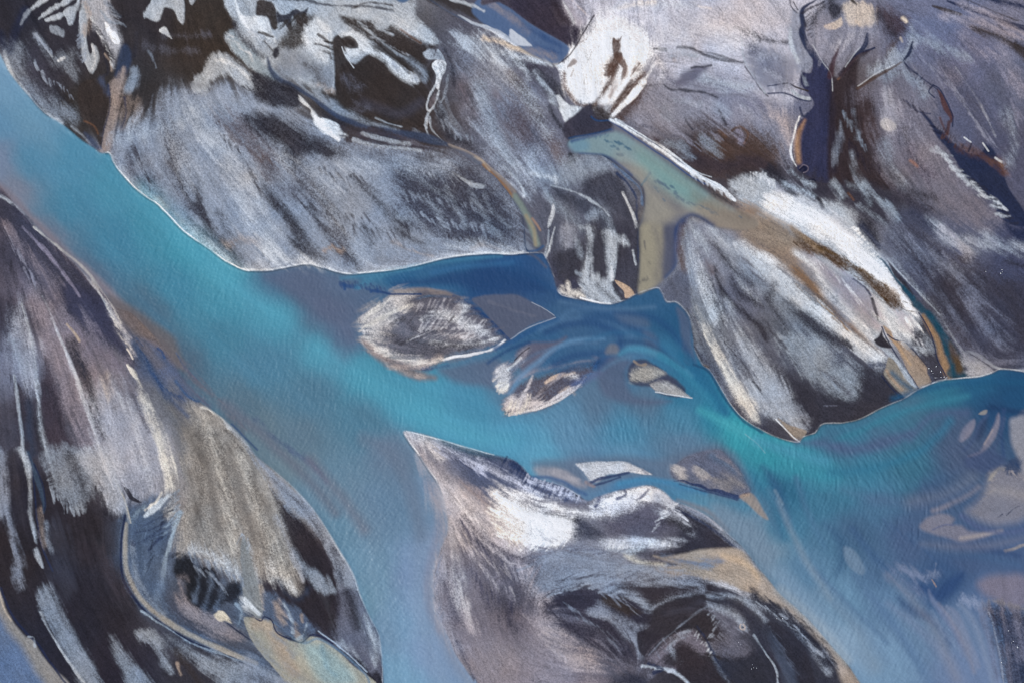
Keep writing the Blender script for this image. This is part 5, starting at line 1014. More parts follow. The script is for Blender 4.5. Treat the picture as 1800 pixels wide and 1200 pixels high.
# shoals, bars and tints seen in or through the river, then islands
BARS = """
l '#4fb0c8' 16 36 f .65 - | 250,340,8 330,425,16 420,510,18 500,560,12
l '#50b2cb' 16 32 f .65 - | 560,615,8 650,675,16 740,725,18 830,765,14 900,775,8
l '#74a3be' 16 28 f .45 - | -10,150,16 40,200,16 90,260,10
l '#7890a6' 22 36 f .45 - | 620,850,12 650,930,22 660,1020,24 680,1120,22
l '#8aa3bd' 14 28 f .5 - | 740,980,10 740,1080,12 770,1170,14 790,1230,14
l '#3d7c9a' 6 14 f .5 - | 90,360,4 170,440,8 240,520,8 300,580,4
l '#92838a' 5 8 f .8 - | -5,322,3 20,345,4 50,378,5 85,412,6 120,448,6 155,480,7 190,515,8 220,548,9 255,580,9 290,610,9 315,640,5
p '#6d6565' 8 f .8 - | 190,520 215,530 245,548 280,572 305,592 318,622 326,650 310,642 285,618 262,600 240,592 225,578 205,552
p '#716c74' 8 f .75 - | 240,598 265,608 285,632 305,655 330,690 300,680 275,650 255,625
p '#5d6680' 6 s .8 - | 262,650 310,655 345,690 380,715 360,712 335,700 320,720 300,700 280,680
l '#3c5273' 4 4 s .8 - | 235,605,2 252,625,5 268,650,6 285,680,5 300,705,3
l '#34507c' 1.5 1.5 s .8 - | 278,612 285,618 290,628
l '#3c5c84' 1.5 2 s .8 - | 310,620 325,645 345,665
l '#3c5c84' 2 2 s .8 - | 310,670 330,695 350,705
l '#6a6470' 5 6 s .7 - | 320,640 350,680 390,715 430,755
l '#2d4a78' 1.5 2 f .8 - | 408,745 430,768 452,790
l '#76726f' 10 10 s .6 - | 300,690 325,740 345,790
l '#6b6f80' 9 10 f .65 - | 395,710 440,745 490,790 540,840 590,900
l '#46597c' 2 3 s .75 - | 450,735 480,765 510,790
l '#4c5f84' 3 4 s .75 - | 515,795 550,815 575,845
l '#7c7684' 10 12 f .5 - | 545,810 580,850 620,900 640,930
l '#6e7d93' 12 12 f .5 - | 640,770 690,800 720,860 740,940
l '#8a92ac' 6 9 f .6 - | 752,850 772,900 765,950 752,1010 755,1060 775,1110
l '#c9c4cc' 4 6 s .7 - | 735,800,2 760,850,5 780,890,6
p '#5f6a86' 14 f .7 - | 465,485 520,470 580,478 640,500 690,515 660,530 630,560 620,600 580,570 530,530 490,505
l '#1e4a80' 2 2 s .85 - | 600,500 615,504 630,505
l '#1e4a80' 2.5 2 s .9 - | 645,508 660,512 672,514 695,518
l '#1e4a80' 1.5 1.5 s .9 - | 605,498 606,508
l '#1e4a80' 1.5 1.5 s .9 - | 650,505 652,513
l '#1e4a80' 1.5 1.5 s .9 - | 662,503 664,513
l '#3f88aa' 3 4 s .7 - | 630,505,1 650,490,4 690,478,4 740,470,2
l '#3f88aa' 3 5 f .6 - | 600,490 680,478 780,460 880,450
p '#1b4677' 9 f .8 - | 690,500 740,490 800,478 870,470 930,480 960,510 900,515 860,512 800,502 740,502
l '#2e6ea0' 4 5 f .6 - | 760,480 820,468 900,462
p '#a08c80' 3.5 f .92 - | 692,511 710,508 740,506 770,509 800,518 815,527 795,521 770,519 730,517 700,516
p '#5d6378' 3 f .92 - | 830,528 850,520 880,518 912,520 940,534 976,557 950,566 925,577 903,592 893,597 870,572 850,548
l '#6f7284' 2 2 s .6 - | 860,530 900,545 940,555
l '#b3bccb' 1 1 f .8 - | 976,558 950,568 925,578 903,593 895,598
l '#c3c9d4' .8 1 f .6 - | 935,532 960,545 974,555
l '#184478' 2.5 1.5 f .95 - | 798,521 820,533 842,548 862,565 880,582 896,598
p '#74727e' 6 s .95 isl | 631,562 640,550 655,538 678,526 700,518 735,517 775,519 800,523 825,538 845,552 865,568 887,597 872,609 845,618 812,624 790,629 772,640 750,652 735,662 708,652 680,636 655,618 637,600
p '#5b5965' 6 s .8 - | 700,520 775,520 820,538 860,568 870,590 840,560 800,545 760,560 730,560 710,540
p '#cfc8c4' 9 s .72 - | 638,570 655,545 690,522 715,520 720,540 700,555 680,580 670,600 645,595
l '#d8d4d2' 4 4 s .8 - | 640,590 665,615 700,628 740,635
l '#d9dbe0' 4 4 s .75 - | 740,560,2 780,555,5 830,575,5 870,595,3
l '#d9dbe0' 3 4 s .7 - | 760,600 810,605 850,600
l '#d9dbe0' 3 4 s .7 - | 805,560 820,540 815,535
l '#b5aeb2' 3 3 s .7 - | 760,575 790,590 830,590
l '#45444f' 5 6 s .7 - | 680,590 720,600 770,610
l '#45444f' 5 6 s .7 - | 790,600 820,610 840,600
l '#45444f' 4 5 s .7 - | 710,560 740,585 780,580
l '#45444f' 5 6 s .6 - | 700,615 760,622 790,615
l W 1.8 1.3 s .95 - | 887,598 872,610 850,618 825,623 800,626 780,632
l '#b8aca8' 4 3 s .85 - | 645,605 670,625 705,642 740,640 775,630
l '#84787a' 5 6 f .85 - | 636,598,3 655,618,5 690,640,8 730,658,8 765,664,4
l '#c3b4ac' 3 4 s .7 - | 690,645 720,655 745,660
p '#626a84' 10 f .75 - | 770,650 800,640 870,630 880,645 870,680 900,690 850,680 800,670
l '#39507c' 2 3 s .7 - | 745,650 765,646 785,642
p '#6c6474' 6 f .8 - | 908,618 935,602 975,600 995,592 985,605 960,628 935,655 922,660 912,640
l '#1d4a7c' 2.5 4 f .8 - | 858,637 875,625 900,612 930,602
l '#255a8c' 4 3 f .8 - | 870,612 900,600 940,578 980,563
p '#8a8896' 3 s .93 isl | 872,648 880,638 900,632 922,615 931,612 925,628 915,645 902,665 892,686 880,686 871,672
p '#cfccce' 3 s .85 - | 872,650 885,640 895,650 895,675 885,687 875,675
l w 2 2 s .8 - | 893,650 905,640 915,628
l K 1.2 1 f .8 - | 905,632 920,618 930,611
p '#5f5c6c' 4 s .93 isl | 887,727 885,712 900,692 915,676 940,662 965,655 1000,648 1030,642 1052,632 1045,650 1030,668 1010,688 985,704 955,716 925,724 900,729
p '#c4bec2' 3 s .8 - | 890,725 887,710 900,695 912,700 925,690 935,700 950,705 940,715 915,723
l '#cbb8ac' 2.5 2 s .85 - | 960,672,2 975,662,5 990,658,3 1010,655,2
l '#d4d0d2' 3.5 2.5 s .85 - | 995,662,2 1008,660,5 1018,665,3
l '#cbb8ac' 3 2.5 s .85 - | 985,690 1000,682 1010,692 
l '#c8c4ca' 2 2 s .8 - | 910,715 920,695 930,675 936,660
l '#a4a2ae' 2 2 s .8 - | 940,700 960,680 985,660
l '#d8d4d6' 2 1.5 s .85 - | 895,728 925,722 955,714 985,702 1010,684 1030,662
l '#9b98a6' 3 3 s .8 - | 900,670,2 930,655 970,645 1010,638 1045,630,2
l '#62719a' 6 7 f .8 - | 1010,675 1040,660 1060,650
p '#33598a' 5 f .85 - | 1042,645 1050,632 1070,625 1082,632 1065,648 1050,650
p '#5b6580' 9 f .75 - | 1060,640 1080,625 1110,635 1100,655 1110,690 1140,700 1180,705 1130,712 1070,700 1050,670
l '#6a9cc4' 3 6 f .75 - | 895,690,2 912,665,4 940,640,4 970,615,3 1010,598,3 1060,595,2
l '#5682aa' 3 8 f .6 - | 950,580 990,565 1030,560 1080,568 1110,590
l '#5682aa' 3 8 f .5 - | 985,560 1010,545 1060,545 1110,560 1140,590
l '#244f80' 6 6 f .7 - | 960,585 1000,570 1050,570 1090,590
l '#234d7e' 7 7 f .7 - | 975,640 1010,625 1060,620 1090,605
l '#22507f' 7 7 f .7 - | 1030,560 1070,560 1120,580 1150,600
p '#5d6780' 9 f .6 - | 1130,585 1150,590 1160,620 1140,618
p '#566a88' 8 f .7 - | 1080,550 1130,555 1140,575 1100,570
p '#54637f' 5 f .8 - | 1190,540 1212,560 1216,600 1225,640 1205,635 1198,600 1195,570
l '#7d7f88' 4 5 f .8 - | 1068,618,4 1078,612,9 1085,618,3
l '#4794b4' 4 6 f .8 - | 1090,622,2 1110,612,5 1140,616,6 1165,625,6 1190,640,5 1215,660,4
l '#1d4f80' 5 8 f .65 - | 900,470 960,500 1010,535 1080,548 1150,560 1195,600 1225,650
l '#5f86a8' 2.5 6 f .5 - | 985,530 1040,541 1100,543 1150,540
l '#2a6b96' 3 6 f .6 - | 1030,600 1080,585 1130,590 1170,615
l '#173f6e' 3 6 f .6 - | 1090,600 1130,602 1165,618 1200,645
l '#5a7ea2' 2 5 f .5 - | 900,650 940,622 1000,605 1050,603
l '#1d4a78' 4 7 f .6 - | 985,655 1020,640 1060,636
l '#5f8cae' 2.5 6 f .5 - | 1060,650 1080,635 1110,625
l '#2c84a4' 5 5 f .8 - | 1160,625 1190,645 1220,675 1260,720
l '#1c6d94' 8 8 f .8 - | 1200,625 1230,655 1255,690 1275,725
l '#174a70' 2 2.5 f .8 - | 1220,640 1245,652 1262,680 1285,715 1310,742 1340,760
p '#3f4058' 3.5 f .85 - | 1103,648 1112,635 1130,630 1155,642 1172,655 1190,668 1205,685 1195,698 1160,692 1142,680 1108,672
p '#a7a49f' 2.5 s .92 isl | 1108,652 1118,643 1145,646 1160,650 1167,656 1155,664 1145,670 1120,672 1108,670
p '#aaa7a6' 2 s .93 isl | 1141,674 1152,669 1168,667 1180,672 1198,684 1216,698 1195,696 1170,692 1152,686
l w 1.2 1 f .85 - | 1152,688 1180,693 1216,699
l '#4a4a60' 3 2.5 s .8 - | 1145,672 1170,665 1185,672
l '#a3907e' 1.5 1.5 s .8 - | 1115,635 1125,642 1135,640
l '#3fb0be' 6 10 f .8 - | 1230,720,4 1265,738,7 1300,757,9 1335,775,8
l '#9ccad4' .8 1.5 f .5 - | 1310,762 1330,778 1345,795
l '#4ba0bc' 8 10 f .6 - | 1330,775 1380,790 1450,812
l '#33869e' 5 7 f .7 - | 1430,790 1490,765 1560,735 1630,710 1700,695
l '#1a5c84' 5 7 f .7 - | 1570,700 1650,678 1720,670 1800,672
l '#55648a' 8 10 f .7 - | 1400,778,3 1450,780,9 1500,790,9 1560,775,10 1600,760,5
l '#55648a' 6 9 f .6 - | 1600,770 1640,730 1700,725
l '#2b7c9c' 7 9 f .6 - | 1460,830 1540,822 1620,790 1670,740
p '#677890' 10 f .75 - | 935,812 1010,806 1100,802 1170,805 1240,785 1290,795 1325,865 1300,880 1230,862 1180,850 1130,842 1080,846 1040,860 990,848
l '#4a86ae' 3 6 f .7 - | 1085,852 1130,844 1175,850 1215,862
p '#a5a0a8' 7 f .75 - | 938,822 965,820 990,825 1012,838 1030,855 1005,852 975,842 950,838
l '#c5bfc4' 3 4 s .6 - | 975,825 995,832 1010,842
l '#466a98' 3 3 f .8 - | 935,838 960,838 990,846 1010,858 1030,868
p '#c9cad0' 2 s .95 isl | 1012,814 1030,811 1060,809 1085,809 1105,812 1120,820 1135,826 1146,834 1125,833 1105,829 1085,832 1065,836 1050,845 1038,842 1028,832 1020,824
l '#2c3e68' 2.5 1.5 s .9 - | 1038,848 1048,842 1062,838 1085,834 1105,830
l '#2c3e68' 1.5 1 s .8 - | 1045,852 1075,843 1090,838
l '#9a8c90' 2.5 2 s .8 - | 1030,848 1042,854
l '#7c7f90' 2 2 s .7 - | 1130,825 1138,832
l '#3f8fba' 4 6 f .8 - | 1090,850 1130,842 1180,848 1240,865
p '#696d82' 4 f .92 isl | 1178,822 1190,812 1215,797 1255,789 1272,793 1290,812 1308,840 1320,862 1312,872 1292,871 1262,866 1225,856 1195,846 1180,836
p '#b5b1b2' 2.5 s .85 - | 1178,822 1188,817 1198,822 1210,838 1205,843 1190,840
p '#a9a2a0' 3 s .75 - | 1222,820 1238,822 1246,832 1240,845 1228,838
p '#8a8584' 5 s .6 - | 1250,840 1290,835 1310,855 1280,862
l '#2a3c66' 1.8 1.3 s .9 - | 1185,845,1 1200,843,2 1215,850,2 1232,853,3 1245,860,2 1262,862,3 1280,868,3 1300,872,3 1312,866,2
l '#2a3c66' 2 1.5 s .8 - | 1195,850 1230,860 1270,870 1295,878
p '#a89688' 3 f .85 - | 1300,872 1315,866 1325,870 1338,888 1350,912 1335,905 1320,890
l '#8c7c7c' 2 2.5 s .6 - | 1262,803 1285,815 1300,835
l '#8f8a90' 5 5 f .7 - | 1190,878,2 1220,888,4 1250,902,5 1280,930,4
p '#7b93a8' 14 f .8 - | 1250,885 1300,900 1340,940 1360,975 1350,1010 1310,965 1270,925
l '#2f5f86' 7 9 f .7 - | 1340,820,3 1362,850,8 1375,890,9 1385,920,5
l '#8aa0b0' 2 4 f .6 - | 1362,862 1375,885
l '#4d7a9c' 5 7 f .6 - | 1400,840 1420,900 1450,960
l '#3c6488' 8 10 f .7 - | 1450,920,3 1478,950,9 1482,985,9 1470,1010,3
p '#7791aa' 4 f .8 - | 1482,962 1495,963 1510,978 1520,1000 1515,1010 1500,1003 1488,988
l '#3f628a' 6 8 f .7 - | 1500,930 1530,970 1560,1000
l '#8ba6be' 14 16 f .6 - | 1370,1010 1420,1060 1470,1110 1530,1170
l '#a5b4c0' 8 9 f .6 - | 1370,1035 1410,1070 1450,1110 1490,1160
l '#57789c' 4 6 f .6 - | 1430,1000 1490,1060 1560,1130
l '#57789c' 4 6 f .5 - | 1500,1010 1560,1080 1620,1180
p '#8a8693' 5 f .8 shl | 1616,925 1622,915 1640,905 1660,902 1677,910 1674,920 1690,923 1703,933 1725,934 1745,932 1735,942 1712,948 1688,951 1665,944 1645,940 1625,932
l '#57638a' 1.5 2 f .6 - | 1640,930 1660,922 1675,922
l '#8f8a97' 4 5 f .8 - | 1640,897 1655,892 1665,888
l '#a89e9c' 3 4 f .7 - | 1690,945 1720,940 1760,932
p '#8b8994' 12 f .85 shl | 1738,840 1745,828 1765,820 1785,822 1800,830 1830,880 1800,912 1775,920 1750,922 1725,915 1705,905 1700,895 1722,875
l '#9b979b' 8 10 f .6 - | 1745,860 1780,865 1800,870
l '#3a4058' 1 1.2 s .7 - | 1770,905 1782,893 1792,888
l '#3a4058' 1 1.2 s .7 - | 1756,908 1762,903
l '#5a6890' 4 5 f .7 - | 1690,905 1720,925 1760,935 1800,930
l '#8d8894' 4 6 f .6 - | 1670,885 1700,870 1720,855
p '#9c9ba4' 6 f .85 shl | 1775,740 1785,732 1805,728 1805,840 1793,822 1786,800 1778,775
p '#3a4a6a' 3 s .85 - | 1763,828 1772,812 1790,805 1795,825 1785,835
l '#a8a098' 3 3 s .8 - | 1742,838 1752,825 1762,822
p '#8d8898' 3.5 f .85 - | 1688,775 1692,760 1700,748 1712,737 1713,750 1705,765 1695,774
p '#8d8898' 4 f .85 - | 1702,800 1722,792 1735,770 1748,745 1756,725 1758,745 1748,770 1735,788 1718,800
l '#b0a0a0' 1.5 2 f .7 - | 1730,780 1745,755
p '#a09890' 2 f .85 - | 1720,727 1728,721 1736,720 1732,728
p '#31405f' 5 f .75 - | 1715,755 1725,740 1735,735 1730,760 1718,775
l '#1e3f66' 5 6 f .8 - | 1740,715 1770,720 1800,725
l '#34507a' 3 4 f .8 - | 1765,720 1760,760 1765,800
p '#44547a' 8 f .7 - | 1700,800 1740,790 1770,810 1740,830 1700,820
p '#877f90' 11 f .8 shl | 1718,1025 1735,1012 1765,1008 1800,1010 1830,1040 1800,1068 1770,1066 1750,1055 1730,1045
l '#a49a94' 3 3 s .8 - | 1745,1055 1775,1064 1800,1070
l '#a49a94' 2.5 2 s .8 - | 1768,968,3 1780,964,2 1800,957,1
l '#35507c' 5 6 f .7 - | 1680,960 1730,965 1790,975
l '#8490ac' 5 5 s .7 - | 1585,1000 1605,1008 1630,1012 1642,1008
l '#8490ac' 1.3 1.5 s .7 - | 1643,1005 1645,990
l '#7583a4' 8 9 s .6 - | 1570,1010 1595,1025 1610,1040
l '#2c4c7c' 8 8 f .8 - | 1620,1030,4 1650,1045,10 1670,1030,12 1690,1010,6
l '#a08c88' 1.2 1 s .9 - | 1638,1018 1642,1024
l '#a08c88' 1.2 1 s .9 - | 1642,1024 1645,1030
l '#7484a6' 4 4 f .85 - | 1632,1036,1 1640,1055,4 1660,1080,6 1680,1110,6 1695,1150,5
l '#8490ac' 4 4 f .7 - | 1665,1065,2 1680,1080,6 1700,1120,5 1720,1170,4
l '#34507c' 6 7 f .6 - | 1580,1050,3 1600,1070,9 1640,1090,6 1670,1130,3
l '#a4b0cc' 5 6 s .6 - | 1695,1055 1720,1062 1735,1068
l '#8794b4' 5 5 f .7 - | 1725,1070 1735,1110 1745,1150 1755,1200
p '#30364e' 8 s .88 isl | 1735,1072 1750,1062 1775,1072 1805,1075 1900,1150 1900,1300 1785,1300 1765,1208 1758,1155 1748,1112
l '#6f7187' 8 12 s .7 - | 1772,1078,3 1790,1110,8 1800,1150,8
l '#6a6c80' 5 6 s .7 - | 1770,1140 1775,1170 1780,1200
l '#93a0b8' 1.5 1.5 s .8 - | 1738,1075 1750,1115 1758,1155 1764,1200
"""

DETAIL = """
l '#2b4a80' 1.3 1.5 f .9 - | 1070,212 1097,229 1137,256 1177,283 1207,306 1240,324
l '#dfe6ee' 2.6 1.5 s .95 - | 1073,210 1100,225 1140,250 1180,277 1210,299 1243,316 1270,332 1290,352
l '#7d8aa0' 1 1 f .8 - | 1080,210 1105,224 1145,249 1185,276 1215,299
l '#dfe6ee' 1.5 1.2 s .9 - | 1082,210 1108,225 1150,250 1190,277 1220,300 1250,312
x '#c9cfd8' 2 4 9 6 .8 | 1215,303 1240,318 1265,332 1285,348
x '#3a3536' 1.2 7 7 6 .8 | 1243,332 1262,342 1285,358
x '#b9c1cc' 3 9 4 6 .8 | 1640,262 1655,270 1668,285 1680,300 1700,318 1720,338 1745,352 1765,368
x '#b4bcc8' 2.5 14 3 9 .7 | 1655,272 1672,292 1692,312 1715,330 1740,352 1760,376
x '#2b2d40' 1.5 -10 -2 7 .8 | 1690,300 1715,322 1740,345 1765,372 1785,392
l n 1.3 1 f .8 - | 1640,150 1632,162 1642,172
x '#2c2a3c' 1.2 -6 -9 7 .8 | 1592,178 1605,190 1622,200
x '#2c2a3c' 1 4 -9 6 .8 | 1648,228 1668,236 1690,262 1708,268
x '#cfd4dc' 1.6 2 12 6 .85 | 1318,305 1340,308 1362,322
l '#54443f' 2 3 f .7 - | 1285,232 1292,226 1302,226 1310,234 1312,246
p '#8d8c99' 6 s .7 - | 1170,180 1215,185 1230,200 1200,215 1175,205
l '#9fa0ae' 3 3 s .8 - | 1185,178 1210,181 1235,185
l '#9fa0ae' 5 5 s .6 - | 1310,190 1320,205
l '#9fa0ae' 8 8 s .5 - | 1245,190 1268,200
l '#a3a1ae' 5 4 s .7 - | 1255,130 1300,138 1340,148
l '#5b5d70' 3 3 s .6 - | 1305,60 1330,90 1380,110
l '#5b5d70' 6 6 s .6 - | 1320,85 1350,120 1390,150
p '#6b6d80' 6 s .7 - | 1310,95 1350,85 1385,100 1395,140 1370,155 1340,150 1320,125
l '#9a9cab' 4 4 s .8 - | 1335,100 1360,98 1382,105
l '#9a9cab' 2.5 3 s .7 - | 1345,125 1365,135 1385,150
l n 1 1 f .8 - | 1365,150 1350,152
l K 1 1 s .7 - | 1270,22 1262,12 
l '#3a3846' 1.2 1.2 s .8 - | 1400,22 1392,14 1388,0
x '#33323e' 1.4 10 -7 6 .7 | 1418,30 1420,48 1425,62
l '#2c2b3a' 1.5 1.5 s .8 - | 1410,24 1425,14 1445,6 1455,0
x '#e6e6ea' 1.5 -8 10 7 .7 | 1150,110 1140,130 1125,148
x '#4d4c5a' 1.5 -5 10 6 .6 | 1000,250 995,235
p '#5a5a6a' 8 s .6 - | 905,210 925,195 945,215 960,250 940,262 915,245
p '#5c5058' 8 s .65 - | 880,190 905,180 930,210 935,250 910,250 890,225
l '#b4bdca' 3 4 s .7 - | 790,75 840,95 880,110 915,118 930,140
l '#c6ccd5' 2 2.5 s .8 - | 985,118 965,112 935,106 905,98 880,90
l '#aeb5c1' 3 3 s .7 - | 940,128 955,145 968,165 978,182
x '#97a0b0' 2.5 3 14 8 .6 | 780,215 800,232 830,245
x '#97a0b0' 2 7 16 9 .6 | 900,300 885,290 870,268
x '#8f98a9' 2 4 14 8 .7 | 640,262 690,268 740,275 780,285 
x '#36343f' 1.6 9 16 11 .7 | 560,300 600,310 640,310 
x '#36343f' 1.6 9 16 12 .65 | 520,350 560,370 600,385 650,380
x '#36343f' 2 7 18 12 .6 | 600,400 640,410 690,410 740,410
x '#36343f' 1.6 6 10 9 .6 | 790,410 830,420 870,420
x '#98a2b3' 1.6 8 14 9 .75 | 700,335 740,345 780,350 820,360 860,370
x '#98a2b3' 1.6 8 14 9 .7 | 720,372 760,385 800,395 850,400
x '#98a2b3' 1.6 10 14 9 .7 | 740,310 790,312 830,322
x '#3b3a46' 1.6 5 14 6 .8 | 235,262 243,280 250,300 262,320
x '#3b3a46' 1.6 5 14 7 .8 | 290,240 300,280 312,310 325,340
x '#3b3a46' 1.6 7 13 7 .75 | 345,340 352,365 365,390
x '#3b3a46' 1.6 7 16 8 .7 | 388,240 420,270 440,300 450,330
x '#5c5358' 1.6 7 15 8 .7 | 385,215 410,240 440,262 480,290
x '#3b3a46' 1.5 4 10 6 .8 | 40,110 55,140 80,165 105,185
x '#8f99ab' 1.5 4 10 6 .8 | 60,110 85,140 105,150 125,170
x '#8f99ab' 1.2 3 9 5 .8 | 60,60 75,75 92,92
x '#8f99ab' 1.2 -7 5 5 .7 | 142,60 146,85 150,108
x '#c9ccd0' 1.2 5 6 5 .7 | 160,30 175,60 190,90 197,115
x '#2f2e3a' 1.1 -5 -6 5 .8 | 172,50 186,72 198,98
x '#8d93a0' 1.3 8 4 5 .8 | 186,5 196,22 206,38
x '#2b2d3c' 1.2 8 5 6 .7 | 195,10 205,25 215,38
x '#d4d6da' 1.4 10 -2 6 .8 | 556,215 570,222 585,232 596,240
x '#c6cad2' 1.4 9 2 6 .8 | 440,55 450,62 465,74
x '#3a3534' 1.6 -10 -4 6 .85 | 478,20 480,35 484,50
x '#3a3534' 1.4 -12 -3 5 .8 | 582,75 584,90 584,105
x '#3a3534' 1.8 -9 10 6 .8 | 500,45 520,30 535,28 
x '#c3c6cc' 1.4 -8 -6 6 .8 | 405,60 420,82 445,105
x '#3a3534' 1.6 8 7 7 .8 | 610,38 640,48 670,62
x '#3a3534' 1.4 9 6 7 .8 | 650,75 680,92 705,108
x '#b0b5bf' 1.6 9 6 7 .8 | 655,65 690,80 715,98
x '#9fa5b1' 1.8 4 10 6 .8 | 690,112 710,124 735,138
x '#a6aab4' 1.3 -6 9 7 .6 | 336,158 352,168 370,160
x '#37353c' 1.4 6 5 6 .7 | 424,150 440,158 455,170
l '#5b646f' 2 3 s .6 - | 535,150 550,158 565,160
l '#6a6d76' 3 4 s .6 - | 300,140 330,150 360,150
x '#8a93a5' 1.6 -9 8 7 .7 | 300,165 275,200 245,225
x '#8a93a5' 1.8 5 -10 6 .6 | 310,160 350,170 400,155
"""

